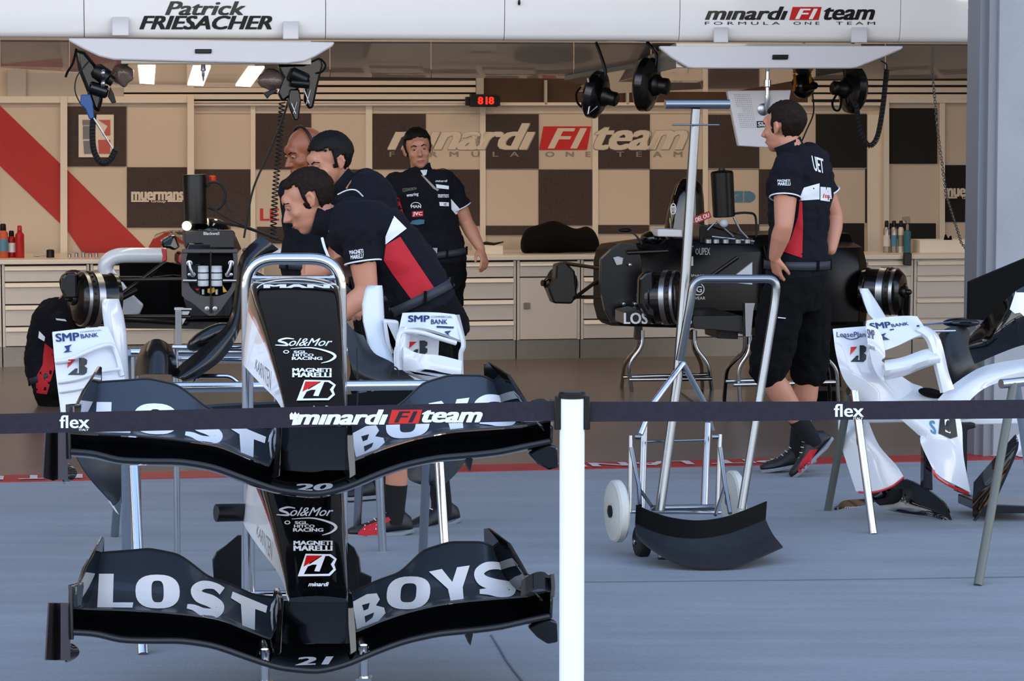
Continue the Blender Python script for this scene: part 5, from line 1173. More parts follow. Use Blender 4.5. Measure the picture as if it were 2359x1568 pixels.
rsheet('carbon_dome', [[(330, 800, 9.35), (352, 785, 9.28), (372, 786, 9.28), (392, 800, 9.35)], [(318, 830, 9.3), (345, 815, 9.2), (380, 815, 9.2), (402, 830, 9.3)], [(314, 866, 9.3), (345, 862, 9.15), (380, 862, 9.15), (404, 866, 9.3)]], .006, M['black_gloss2'], cov, 5)
rsheet('black_blade', [[(600, 545, 9.7), (622, 560, 9.7), (640, 572, 9.75)], [(558, 590, 9.65), (575, 600, 9.6), (600, 600, 9.7)], [(546, 660, 9.6), (556, 668, 9.55), (562, 680, 9.6)], [(530, 740, 9.5), (541, 752, 9.45), (548, 760, 9.5)], [(470, 800, 9.4), (490, 815, 9.35), (515, 820, 9.4)], [(415, 845, 9.3), (440, 855, 9.25), (460, 862, 9.3)], [(396, 868, 9.25), (412, 872, 9.2), (425, 876, 9.25)]], .006, M['black_gloss2'], cov, 5)
MB().ell(P(480, 776, 9.5), (.09, .05, .035), Matrix.Rotation(-.5, 3, 'Y')).build('mirror_pod', M['black_gloss2'], cov)
rsheet('black_blade', [[(795, 740, 9.3), (815, 765, 9.3), (835, 775, 9.35)], [(800, 800, 9.25), (835, 820, 9.25), (860, 815, 9.3)], [(808, 840, 9.2), (850, 862, 9.2), (905, 838, 9.25)], [(820, 870, 9.2), (880, 880, 9.2), (960, 880, 9.25)]], .006, M['carbon'], cov, 5)
rod('wire', [(822, 800, 9.1), (824, 900, 9.1), (822, 960, 9.1)], .003, M['rubber'], cov, 6, 4)
rod('wire', [(898, 862, 9.15), (905, 845, 9.15), (916, 850, 9.15), (918, 866, 9.15)], .003, M['rubber'], cov, 6, 5)
# tube frame behind the noses
t = thing('tube_frame', V((P(600, 820, 9.6).x, 9.6, 0)), 'low chrome tube frame between the trestles, behind the upper nose', 'frame')
for q in ([(398, 800, 9.6), (640, 803, 9.6)], [(405, 826, 9.65), (640, 828, 9.65)], [(404, 800, 9.6), (404, 870, 9.62)]): rod('frame_tube', q, .012, M['chrome'], t)
MB().tube(fillet([P(448, 880, 9.4), P(455, 866, 9.4), P(530, 866, 9.4), P(548, 880, 9.4)], .03, 5), .008, 8).build('frame_tube', M['chrome'], t)
for x in (404, 636): MB().tube([P(x, 800 if x < 500 else 803, 9.6), V((P(x, 800, 9.6).x, 9.6, 0))], .012, 10).build('frame_leg', M['chrome'], t)
# ================================================================== RIGHT WHITE COVER
_P = P
P = lambda x, y, Y: _P(x, y, Y+1.25)
c2 = thing('engine_cover', V((P(2080, 900, 9.6).x, 9.6, .0)), 'white engine cover with louvred side panel, end-on before the concrete pillar, on its own trestle', 'engine cover', 'white engine covers')
e1 = rsheet('side_panel', [[(1918, 758, 9.5), (1955, 756, 9.5), (2000, 752, 9.52)], [(1928, 815, 9.48), (1965, 815, 9.46), (2010, 812, 9.5)], [(1945, 870, 9.46), (1995, 872, 9.44), (2072, 868, 9.56)], [(1975, 912, 9.46), (2040, 915, 9.46), (2130, 905, 9.6)], [(2000, 930, 9.48), (2060, 950, 9.44), (2170, 930, 9.56)]], .012, WP, c2)
decal('panel_lettering', M['blet'], [dtext('LeasePlan', (1927, 764, 1994, 776), 3, 1, .01), arcstrip(1962, 770, 20, 11, 20, 170, 2, n=14, mi=1)], [e1], e1, off=.004)
logoB(1955, 795, 41, 38, [e1], e1)
e2 = rsheet('winglet', [[(1996, 742, 9.42), (2040, 735, 9.44), (2080, 732, 9.46), (2110, 732, 9.48)], [(1996, 770, 9.38), (2045, 768, 9.38), (2090, 762, 9.4), (2132, 765, 9.44)], [(2036, 808, 9.36), (2070, 796, 9.36), (2105, 780, 9.38), (2140, 770, 9.42)]], .012, WP, c2)
decal('winglet_lettering', M['blet'], [dtext('SMP', [(2002, 744), (2050, 740), (2054, 754), (2006, 758)], 3, 1, .03), dtext('BANK', [(2052, 746), (2092, 741), (2094, 748), (2055, 753)], 2, 1, .02), dpoly([(2050, 758), (2118, 748), (2118, 752), (2050, 761)], 1, 1), dpoly([(2030, 770), (2042, 766), (2036, 774), (2050, 782), (2026, 783)], 1, 1)], [e2], e2, off=.004)
e3 = rsheet('endplate', [[(1995, 750, 9.34), (2015, 755, 9.34), (2030, 775, 9.34)], [(1998, 790, 9.33), (2020, 800, 9.33), (2038, 820, 9.33)], [(2010, 840, 9.33), (2025, 845, 9.33), (2030, 830, 9.33)], [(2020, 862, 9.33), (2032, 874, 9.33), (2037, 878, 9.33)]], .01, WP, c2, 4)
decal('endplate_lettering', M['blet'], [dtext('SMP', [(1997, 757), (2014, 760), (2016, 782), (1999, 778)], 1, 1, .03), dtext('BANK', [(2001, 793), (2016, 798), (2017, 808), (2002, 803)], 1, 1, .0), ], [e3], e3, off=.004)
rsheet('louvre_blade', [[(2038, 838, 9.35), (2080, 830, 9.37), (2120, 815, 9.4), (2140, 808, 9.42)], [(2036, 852, 9.3), (2080, 845, 9.33), (2130, 830, 9.36), (2160, 826, 9.4)], [(2036, 868, 9.35), (2080, 858, 9.37), (2130, 838, 9.4), (2162, 830, 9.44)]], .016, WP, c2)
rsheet('winglet_frame', [[(2106, 764, 9.4), (2122, 758, 9.42), (2138, 764, 9.45)], [(2130, 780, 9.4), (2142, 774, 9.42), (2154, 778, 9.45)], [(2142, 810, 9.4), (2152, 806, 9.42), (2165, 806, 9.45)], [(2155, 860, 9.4), (2166, 855, 9.42), (2176, 858, 9.45)], [(2166, 905, 9.4), (2178, 900, 9.42), (2190, 898, 9.45)]], .018, WP, c2)
rsheet('inner_panel', [[(2052, 870, 9.6), (2090, 885, 9.6), (2120, 895, 9.6)], [(2040, 905, 9.5), (2100, 925, 9.5), (2150, 915, 9.52)], [(2070, 940, 9.45), (2130, 955, 9.45), (2190, 930, 9.5)], [(2090, 960, 9.45), (2130, 975, 9.45), (2180, 985, 9.5)]], .012, WP, c2)
MB().ell(P(2145, 905, 9.5), (.055, .03, .02), Matrix.Rotation(.2, 3, 'Y')).build('duct_mouth', M['black_matte'], c2)
rr = []
for y, xa, xb, Y in ((664, 1986, 1992, 9.9), (675, 1985, 2004, 9.88), (700, 1992, 2022, 9.85), (722, 2000, 2036, 9.8), (740, 2016, 2046, 9.76)):
    c0, c1 = P(xa, y, Y), P(xb, y, Y+.04); m_ = (c0+c1)/2; hw = (c1-c0).length/2; d = (c1-c0).normalized(); n_ = V((-d.y, d.x, 0))
    rr.append([m_+d*hw*math.cos(k*PI/8)+n_*.02*math.sin(k*PI/8) for k in range(16)])
MB().loft(rr).build('fin', WP, c2)
# arm sweeping right, centre shell and lower skirt
rsheet('shoulder', [[(2359, 826, 9.7), (2300, 835, 9.65), (2250, 850, 9.6), (2190, 890, 9.5), (2160, 920, 9.45)], [(2359, 846, 9.6), (2300, 858, 9.55), (2250, 875, 9.5), (2200, 912, 9.45), (2180, 935, 9.42)], [(2359, 868, 9.6), (2310, 878, 9.55), (2265, 896, 9.5), (2232, 925, 9.45), (2225, 945, 9.42)]], .015, WP, c2)
sk = rsheet('lower_shell', [[(2075, 962, 9.45), (2120, 965, 9.42), (2170, 960, 9.42), (2205, 955, 9.45)], [(2120, 1000, 9.42), (2150, 1000, 9.38), (2180, 995, 9.4), (2212, 985, 9.44)], [(2122, 1020, 9.4), (2155, 1040, 9.38), (2190, 1045, 9.4), (2216, 1050, 9.42)], [(2150, 1085, 9.38), (2175, 1105, 9.38), (2205, 1120, 9.4), (2232, 1134, 9.42)]], .012, WP, c2)
decal('shell_lettering', [M['bllet'], M['black'], M['wlet']], [dtext('S', [(2140, 968), (2154, 968), (2158, 1002), (2144, 996)], 1, 2, .04), dpoly([(2166, 960), (2200, 958), (2206, 1005), (2190, 1010), (2162, 998)], 2, 2, 1), dpoly([(2176, 966), (2186, 965), (2190, 998), (2178, 994)], 1, 1, 2)], [sk], sk, off=.004)
rod('red_lower_edge', [(2150, 1083, 9.37), (2160, 1100, 9.36), (2196, 1122, 9.38), (2230, 1136, 9.41)], .006, M['red_paint'], sk, 8, 5)
s2_ = rsheet('lower_skirt', [[(1935, 965, 9.75), (1955, 965, 9.72), (1985, 968, 9.7), (1998, 975, 9.7)], [(1938, 1010, 9.72), (1965, 1010, 9.68), (2000, 1015, 9.66), (2022, 1030, 9.66)], [(1955, 1070, 9.7), (1990, 1070, 9.66), (2030, 1065, 9.64), (2062, 1072, 9.64)], [(1975, 1130, 9.68), (2010, 1134, 9.64), (2050, 1122, 9.62), (2082, 1098, 9.62)]], .012, WP, c2)
rod('red_lower_edge', [(1978, 1133, 9.65), (2015, 1133, 9.62), (2055, 1120, 9.6), (2082, 1099, 9.6)], .005, M['red_paint'], s2_, 8, 5)
slab('cross_tube', [(1945, 964), (2110, 962), (2110, 972), (1950, 976)], 9.75, .03, WP, c2, .006)
rod('blue_line', [(2125, 748, 9.6), (2180, 742, 9.7), (2240, 735, 9.8)], .003, mat('blue_hose', '#2a5f92', .4), c2, 8, 4)
MB().tube([P(2125, 763, 9.6), P(2200, 762, 9.7)], .006, 8).build('steel_rod', M['satin'], c2)
rr = [[P(x, y, Y)+V((0, 0, 0)) for x, y, Y in row] for row in ([(2160, 800, 9.75), (2175, 760, 9.7), (2220, 755, 9.75), (2235, 800, 9.8)], [(2165, 850, 9.7), (2185, 840, 9.6), (2235, 835, 9.65), (2260, 850, 9.75)], [(2180, 885, 9.7), (2200, 884, 9.6), (2240, 862, 9.65), (2275, 852, 9.75)])]
rsheet('carbon_duct', [[(2160, 800, 9.75), (2175, 762, 9.7), (2220, 755, 9.75), (2240, 790, 9.8)], [(2168, 850, 9.7), (2185, 835, 9.6), (2235, 830, 9.65), (2260, 845, 9.75)], [(2180, 888, 9.7), (2200, 884, 9.6), (2240, 864, 9.65), (2275, 856, 9.75)]], .01, M['carbon'], c2)
MB().ell(P(2215, 743, 9.75), (.08, .04, .022)).build('mirror_pod', M['black_gloss2'], c2)
# black floor wing under the cover (two leaves)
fw = rsheet('black_floor_wing', [[(1922, 1168, 9.9), (1945, 1158, 10.1), (2010, 1155, 10.2), (2080, 1160, 10.2)], [(1924, 1188, 9.85), (1950, 1186, 9.85), (2040, 1188, 9.85), (2120, 1186, 9.9)]], .012, M['black_gloss'], c2)
rsheet('black_floor_wing', [[(2010, 1132, 9.8), (2050, 1125, 9.75), (2082, 1100, 9.7)], [(2015, 1155, 9.75), (2080, 1150, 9.7), (2130, 1120, 9.65)], [(2060, 1178, 9.7), (2130, 1170, 9.65), (2180, 1160, 9.6)], [(2160, 1190, 9.6), (2178, 1200, 9.6), (2192, 1195, 9.6)]], .014, M['black_gloss'], c2)
slab('black_stay', [(2130, 1000), (2146, 1000), (2150, 1130), (2128, 1125)], 9.6, .05, M['black_gloss'], c2, .006)
decal('wing_lettering', M['wlet'], [dtext('minardi', [(1946, 1166), (2000, 1164), (2000, 1168), (1946, 1170)], 2, 1, 0, .3), dtext('F1 team', [(2015, 1161), (2070, 1160), (2070, 1165), (2015, 1166)], 2, 1, 0, .3)], [fw], fw, off=.004)
P = _P
# trestle of the right cover
trestle('steel trestle under the right engine cover with a splayed pair of legs', P(1955, 900, 10.75), P(2120, 915, 10.95), [(P(1958, 900, 10.8), PZ(1907, 1175, 0), M['dull']), (P(1968, 900, 10.65), PZ(2012, 1229, 0), M['chrome']), (P(1975, 905, 10.8), P(1988, 1110, 11.0), M['dsteel'])])
# ------------------------------------------------------------------ third cover at the right edge, on its trestle
P = lambda x, y, Y: _P(x, y, Y+1.2)
c3 = thing('engine_cover', V((P(2300, 900, 9.2).x, 9.2, 0)), 'black-topped engine cover with large white lettering, cut by the right edge of the photo', 'engine cover', 'white engine covers')
slab('rear_flap', [(2234, 649), (2400, 580), (2400, 760), (2300, 740), (2232, 735)], 9.5, .03, M['black_matte'], c3, .002)
cs = rsheet('cover_skin', [[(2380, 650, 8.9), (2340, 670, 8.9), (2290, 715, 8.95), (2260, 745, 9.0), (2235, 768, 9.05)], [(2380, 720, 8.85), (2345, 735, 8.85), (2300, 770, 8.9), (2270, 790, 8.95), (2232, 800, 9.0)], [(2380, 790, 8.9), (2345, 798, 8.9), (2300, 815, 8.95), (2265, 830, 9.0), (2245, 838, 9.05)]], .01, M['black_gloss'], c3, 5)
decal('cover_lettering', M['wlet'], [dpoly([(2326, 712), (2340, 670), (2362, 640), (2372, 640), (2372, 740), (2350, 720), (2338, 722)], 3, 3), arcstrip(2305, 692, 8, 12, 0, 360, 12, n=18)], [cs], cs, off=.004)
slab('black_frame', [(2214, 975), (2248, 974), (2250, 985), (2230, 990), (2228, 1130), (2240, 1145), (2204, 1132), (2212, 1110)], 9.6, .05, M['black_gloss2'], c3, .006)
rsheet('black_floor_wing', [[(2248, 1110, 9.5), (2290, 1060, 9.4), (2340, 1000, 9.3)], [(2246, 1160, 9.5), (2290, 1110, 9.4), (2345, 1035, 9.3)], [(2248, 1200, 9.45), (2262, 1185, 9.4), (2300, 1140, 9.3)]], .012, M['black_gloss'], c3)
slab('black_floor_wing', [(2262, 1160), (2400, 1166), (2400, 1182), (2262, 1182)], 9.6, .3, M['black_gloss'], c3, .004)
rsheet('white_underpanel', [[(2300, 1060, 9.6), (2340, 1010, 9.6), (2400, 960, 9.6)], [(2310, 1085, 9.55), (2350, 1040, 9.55), (2400, 1010, 9.55)]], .01, WP, c3)
slab('white_edge_strip', [(2190, 968), (2250, 964), (2400, 964), (2400, 976), (2230, 978)], 9.7, .04, WP, c3, .006)
P = _P
A, B = P(2306, 884, 9.6), P(2420, 872, 9.7)
trestle('steel trestle cut by the right edge of the photo, one long grey leg in full', A, B, [(P(2335, 884, 9.62), PZ(2253, 1348, 0), M['dull']), (P(2340, 880, 9.64), P(2385, 1180, 10.0), M['chrome'])])
# ================================================================== HAND TROLLEY WITH SCOOP, T-HANDLE
t = thing('lifting_trolley', V((P(1600, 1200, 10.2).x, 10.2, 0)), 'steel lifting trolley with a tall T-handle, curved black scoop and pale wheels', 'trolley')
SH = lambda x, y: P(x, y, 10.15)
M['bluesteel'] = mat('brushed_tube_steel', '#868b90', .24, metal=1)
# tall T post (two tubes side by side), leaning left-down
MB().tube([P(1532, 240, 10.3), P(1680, 240, 10.35)], .0185, 18).build('t_handle', M['bluesteel'], t)
MB().tube([P(1548, 287.5, 10.28), P(1657, 287.5, 10.3)], .0035, 8).build('pin', M['bluesteel'], t)
MB().tube([P(1603, 252, 10.32), P(1580, 620, 10.28), P(1560, 880, 10.22), P(1520, 1176, 10.12)], .0195, 16).build('main_post', M['bluesteel'], t)
# loop handle in front
lo = fillet([P(1708, 1172, 9.95), P(1786, 690, 10.1), P(1790, 642, 10.1), P(1598, 642, 10.1), P(1590, 700, 10.1), P(1566, 830, 10.12)], .07, 8)
MB().tube(lo, .0165, 16).build('loop_handle', M['bluesteel'], t)
MB().tube([P(1572, 838, 10.2), P(1500, 935, 10.0), P(1475, 1000, 9.95)], .012, 12).build('side_brace', M['chrome'], t)
MB().tube([P(1574, 838, 10.2), P(1620, 922, 10.35), P(1640, 990, 10.4)], .012, 12).build('side_brace', M['chrome'], t)
MB().tube([P(1484, 975, 10.3), P(1478, 1178, 10.2)], .0145, 12).build('rear_post', M['satin'], t)
MB().tube([P(1630, 975, 10.35), P(1622, 1176, 10.22)], .0145, 12).build('rear_post', M['satin'], t)
MB().tube([P(1490, 1017, 10.25), P(1622, 1013, 10.3)], .005, 8).build('thin_bar', M['bluesteel'], t)
for x0, x1, Y in ((1462, 1476, 10.2), (1640, 1655, 10.3)): MB().lathe(P(x0, 1006, Y), P(x1, 1006, Y)-P(x0, 1006, Y), [(0, .008), (.001, .011), ((P(x1, 1006, Y)-P(x0, 1006, Y)).length, .011)], 14).build('bush', M['bluesteel'], t)
MB().tube([P(1453, 1003, 10.2), P(1451, 1180, 10.15)], .009, 10).build('rear_post', M['satin'], t)
MB().tube([P(1659, 1000, 10.3), P(1652, 1175, 10.25)], .009, 10).build('rear_post', M['satin'], t)
MB().tube([P(1454, 1030, 10.1), P(1472, 1120, 10.05), P(1474, 1165, 9.95)], .009, 10).build('link_tube', M['bluesteel'], t)
MB().tube([P(1472, 1125, 10.05), P(1502, 1166, 9.95)], .007, 10).build('link_tube', M['bluesteel'], t)
MB().tube([P(1659, 1030, 10.2), P(1670, 1115, 10.15), P(1682, 1182, 10.05)], .009, 10).build('link_tube', M['bluesteel'], t)
MB().tube([P(1670, 1118, 10.15), P(1648, 1186, 10.0)], .007, 10).build('link_tube', M['bluesteel'], t)
MB().tube([P(1500, 1170, 10.15), P(1645, 1168, 10.2)], .012, 12).build('axle_bar', M['bluesteel'], t)
MB().tube([P(1440, 1178, 10.15), P(1660, 1180, 10.3)], .008, 12).build('axle_bar', M['satin'], t)
# wheels
M['palewheel'] = mat('pale_nylon', '#c2c4bd', .5, var=.08, vscale=10)
def wheel(c, ax, R, w_, m, hubm, name='wheel'):
    ax = V(ax).normalized(); h = MB().lathe(c-ax*w_/2, ax, [(0, R*.2), (0, R*.78), (w_*.06, R*.82), (w_*.08, R*.93), (w_*.25, R), (w_*.75, R), (w_*.92, R*.93), (w_*.94, R*.82), (w_, R*.78), (w_, R*.2)], 36).build(name, m, t)
    MB().lathe(c-ax*(w_/2+.012), ax, [(0, R*.12), (.004, R*.2), (w_+.02, R*.2), (w_+.024, R*.1)], 18).build('wheel_hub', hubm, h); return h
wc = P(1421, 1177, 10.08); R_ = .125
wheel(P(1421, 1177, 10.0), (-.97, -.24, 0), .121, .048, M['palewheel'], M['black'])
wheel(P(1690, 1150, 10.5), (-.97, -.24, 0), .118, .045, M['palewheel'], M['black'])
wheel(P(1479, 1246, 9.93), (-.97, -.24, 0), .062, .05, M['rubber'], M['chrome'])
cb = P(1525, 1285, 9.7)
MB().lathe(P(1516, 1284, 9.86), (1, 0, 0), [(0, .02), (.006, .028), (.05, .028), (.056, .02)], 20).build('small_caster', M['rubber'], t)
MB().box(P(1530, 1274, 9.85), (.05, .04, .03)).build('caster_fork', M['satin'], t, bevel=.003)
# scoop: curved blade, upright back band and tray
back_t = [(1465, 1162, 9.93), (1500, 1178, 9.87), (1550, 1192, 9.82), (1610, 1198, 9.8), (1670, 1190, 9.86), (1720, 1173, 9.94), (1767, 1154, 10.02)]
back_b = [(1463, 1204, 9.92), (1500, 1222, 9.86), (1550, 1236, 9.8), (1610, 1240, 9.78), (1670, 1231, 9.84), (1720, 1214, 9.92), (1764, 1196, 10.0)]
front = [(1470, 1235, 9.72), (1500, 1262, 9.66), (1560, 1296, 9.6), (1630, 1308, 9.58), (1700, 1302, 9.6), (1750, 1282, 9.66), (1803, 1258, 9.74)]
g = []; g2 = []
for a, b_, c in zip(back_t, back_b, front):
    a, b_, c = P(*a), P(*b_), P(*c)
    m1 = (b_+c)/2-UP*.012; g2.append([a, a.lerp(b_, .5), b_]); g.append([b_, b_.lerp(m1, .5)-UP*.004, m1, m1.lerp(c, .5), c])
def dense(g):
    g = [smoothpath(r, 3) for r in g]; cols = [smoothpath([g[i][j] for i in range(len(g))], 5) for j in range(len(g[0]))]
    return [[cols[j][i] for j in range(len(cols))] for i in range(len(cols[0]))]
M['scoop'] = mat('worn_black_steel', '#14161c', .6, var=.3, vscale=40)
sc_ = MB().sheet(dense(g), .006).build('scoop', M['scoop'], t, angle=60)
MB().sheet(dense(g2), .006).build('scoop_band', M['black_matte'], sc_, angle=60)
# ================================================================== PEOPLE
SKIN = mat('skin', '#b98066', .5); SKIN.node_tree.nodes['Principled BSDF'].inputs['Subsurface Weight'].default_value = .08
HAIRB = mat('dark_brown_hair', '#1d120c', .7, spec=.15, var=.6, vscale=120, bump=.5, bscale=160); HAIRK = mat('black_hair', '#0a0706', .6, spec=.2, var=.4, vscale=120, bump=.4, bscale=160)
SHIRT = mat('navy_black_shirt', '#0f1018', .9, bump=.15, bscale=160, spec=.2); SHORT = mat('black_work_cloth', '#070709', .9, bump=.2, bscale=120, spec=.15)
EYEW = mat('eye_white', '#8d8480', .3); WFAB = mat('white_fabric', '#dfe3e8', .8); RFAB = mat('red_fabric', '#b01222', .8); BELTM = mat('grey_belt', '#262a33', .6); SOCK = mat('black_sock', '#09090a', .95)
SOLE = mat('grey_sole', '#7c8189', .6); SHOEK = mat('black_shoe', '#131418', .5)
def ring(c, x, y, rx, ry, n=22, ex=2.3):
    o = []
    for k in range(n):
        a = 2*PI*k/n; f = lambda v: math.copysign(abs(v)**(2/ex), v); o.append(c+x*rx*f(math.cos(a))+y*ry*f(math.sin(a)))
    return o
def limb(mb, pts, rs, n=16):
    mb.tube(smoothpath(pts, 5) if len(pts) > 2 else pts, [interp([(i/(len(rs)-1), r) for i, r in enumerate(rs)], k/((len(pts)-1)*5)) for k in range((len(pts)-1)*5+1)] if len(pts) > 2 else rs, n)
    mb.ell(pts[0], rs[0]*.99); mb.ell(pts[-1], rs[-1]*.99)
def remesh(mb, name, m, parent, vox, it=3, disp=0, fac=.5):
    o = mb.build(name, m, None, smooth=True, angle=180)
    r = o.modifiers.new('r', 'REMESH'); r.mode = 'VOXEL'; r.voxel_size = vox; r.use_smooth_shade = True
    if it: s_ = o.modifiers.new('s', 'SMOOTH'); s_.factor = fac; s_.iterations = it
    dg = bpy.context.evaluated_depsgraph_get(); me = bpy.data.meshes.new_from_object(o.evaluated_get(dg)); me.name = name
    bpy.data.objects.remove(o)
    if disp:
        for v in me.vertices: v.co += v.normal*disp*noise.noise(v.co*14)+v.normal*disp*.6*noise.noise(v.co*33)
    off = wl(parent) if parent else V((0, 0, 0)); me.transform(Matrix.Translation(-off))
    me.polygons.foreach_set('use_smooth', [True]*len(me.polygons))
    if not me.materials: me.materials.append(m)
    n = bpy.data.objects.new(name, me); COL.objects.link(n); n.parent = parent; return n
def frame(f, u):
    f = V(f).normalized(); u = V(u); u = (u-f*u.dot(f)).normalized(); x = f.cross(u); return Matrix((x, f, u)).transposed()   # x = right, y = forward, z = up
def add_head(mb, c, R, k=1.):
    L = lambda x, y, z: c+R@V((x*k, y*k, z*k))
    E = lambda p, r: mb.ell(L(*p), [q*k for q in r], R, 20, 14)
    E((0, -.012, .03), (.076, .096, .088)); E((0, .028, -.02), (.064, .066, .088)); E((0, .03, -.066), (.054, .058, .046)); E((0, .056, -.094), (.028, .028, .02))
    E((0, .082, .03), (.045, .018, .03)); E((.036, .058, -.028), (.026, .026, .022)); E((-.036, .058, -.028), (.026, .026, .022))
    mb.tube([L(0, .088, .008), L(0, .104, -.016), L(0, .117, -.034), L(0, .092, -.044)], [.007*k, .010*k, .013*k, .009*k], 10)
    E((.011, .1, -.038), (.008, .010, .007)); E((-.011, .1, -.038), (.008, .010, .007))
    mb.tube([L(-.045, .072, .016), L(-.02, .09, .019), L(.02, .09, .019), L(.045, .072, .016)], .008*k, 8)
    E((0, .086, -.064), (.023, .014, .006)); E((0, .085, -.074), (.019, .013, .007))
    for s_ in (-1, 1):
        mb.tube([L(s_*.074, .008, .018), L(s_*.086, -.012, .022), L(s_*.087, -.018, 0), L(s_*.080, -.004, -.026), L(s_*.075, .008, -.03)], [.007*k, .009*k, .009*k, .008*k, .006*k], 8)
        E((s_*.077, -.002, -.004), (.007, .014, .022))
def face_bits(c, R, k, parent, hairm, eyes=True):
    L = lambda x, y, z: c+R@V((x*k, y*k, z*k))
    for s_ in (-1, 1):
        MB().tube([L(s_*.014, .098, .018), L(s_*.03, .093, .026), L(s_*.048, .076, .019)], [.0035*k, .0045*k, .002*k], 6).build('eyebrow', hairm, parent)
        if eyes:
            e_ = MB().ell(L(s_*.03, .0815, .002), .009*k).build('eye', EYEW, parent)
            MB().ell(L(s_*.03, .0885, .0), (.0055*k, .003*k, .0045*k), R).build('iris', SHOEK, e_)
            MB().tube([L(s_*.017, .087, .006), L(s_*.03, .0915, .0085), L(s_*.043, .083, .005)], .0042*k, 6).build('eyelid', SKIN, parent)
    MB().tube([L(-.022, .092, -.069), L(0, .101, -.068), L(.022, .092, -.069)], [.0012*k, .0025*k, .0012*k], 6).build('lips', mat('lips', '#94504a', .5) if 'lips' not in bpy.data.materials else bpy.data.materials['lips'], parent)
def add_hair(c, R, k, m, parent, front=.09, side=.0, nape=-.075, puff=.0, sideburn=-.03):
    mb = MB(); n, mm = 56, 40; vs = []; idx = {}
    def pt(i, j, g):
        a = -PI/2+PI*i/mm; b = 2*PI*j/n; x, y, z = math.cos(a)*math.cos(b), math.cos(a)*math.sin(b), math.sin(a)
        r = V((.0815+g, .1005+g, .0935+g)); p = V((x*r.x, -.012+y*r.y, .03+z*r.z))
        if y < -.2 and z < 0: p.y = p.y*(1-.18*(-z)) ; p.x *= 1-.12*(-z)
        q = noise.noise(V((p.x*130, p.y*130, p.z*50)))*.004+noise.noise(p*40)*.003+puff*max(0, z)*(.6+.4*y); d = V((x, y, z)); return p+d*q
    def keep(p):
        if p.y > .045: return p.z > front-.0-(.012*abs(p.x)/.05)**1
        if p.y > .008: return p.z > max(side+.03, front-.032+(p.y-.008)*.9) or (abs(p.x) > .06 and p.z > sideburn and p.y < .024)
        if p.y > -.03: return p.z > side+.02
        return p.z > nape+(p.y+.03)*0
    outer = [[pt(i, j, .004) for j in range(n)] for i in range(mm+1)]; inner = [[pt(i, j, -.012) for j in range(n)] for i in range(mm+1)]
    K = (mm+1)*n; vs = [c+R@(p*k) for r in outer for p in r]+[c+R@(p*k) for r in inner for p in r]; fs = []; kp = set()
    for i in range(mm):
        for j in range(n):
            q = (i*n+j, i*n+(j+1) % n, (i+1)*n+(j+1) % n, (i+1)*n+j); m_ = (outer[i][j]+outer[i][(j+1) % n]+outer[i+1][(j+1) % n]+outer[i+1][j])/4
            if keep(m_): kp.add((i, j)); fs.append(q); fs.append(tuple(K+t_ for t_ in reversed(q)))
    for (i, j) in kp:
        for (di, dj, a, b) in ((-1, 0, (i, j), (i, j+1)), (1, 0, (i+1, j+1), (i+1, j)), (0, -1, (i+1, j), (i, j)), (0, 1, (i, j+1), (i+1, j+1))):
            ni, nj = i+di, (j+dj) % n
            if 0 <= ni < mm and (ni, nj) not in kp:
                A_, B_ = a[0]*n+a[1] % n, b[0]*n+b[1] % n; fs.append((A_, B_, K+B_, K+A_))
    return mb.add(vs, fs).build('hair', m, parent, angle=180)
def add_hand(mb, wrist, fdir, back, curl=.35, thumb=1, k=1., spread=.0):
    f = V(fdir).normalized(); b = V(back); b = (b-f*b.dot(f)).normalized(); x = f.cross(b)*thumb   # thumb side = +x
    R = Matrix((x, f, b)).transposed() if thumb > 0 else Matrix((x, f, b)).transposed()
    L = lambda p: wrist+(x*p[0]+f*p[1]+b*p[2])*k
    mb.loft([[L((cx+math.cos(a)*w_, y, math.sin(a)*h)) for a in [2*PI*q/14 for q in range(14)]] for y, w_, h, cx in ((-.015, .026, .019, 0), (.02, .032, .017, 0), (.05, .04, .015, 0), (.082, .042, .013, 0), (.093, .038, .009, 0))])
    for i, (fx, ln, r) in enumerate(((.033, .066, .0088), (.0115, .075, .009), (-.0105, .070, .0087), (-.0315, .056, .0078))):
        p = V((fx, .082, 0)); a = 0.; pts = [V((fx*.9, .06, 0)), p.copy()]
        for s_ in (.45, .31, .24):
            a += curl*(1+.15*i)*1.2; p = p+V((fx*spread*2, math.cos(a), -math.sin(a)))*ln*s_; pts.append(p.copy())
        q = [L(w_) for w_ in pts]; mb.tube(q, [r*k, r*k, r*.98*k, r*.9*k, r*.78*k], 10); mb.ell(q[-1], r*.78*k, n=10, m=6)
    pts = [V((.022, .012, -.004)), V((.044, .036, -.012)), V((.053, .062, -.022)), V((.052, .084, -.032))]
    q = [L(w_) for w_ in pts]; mb.tube(q, [.013*k, .0115*k, .010*k, .0085*k], 10); mb.ell(q[-1], .0085*k, n=10, m=6)
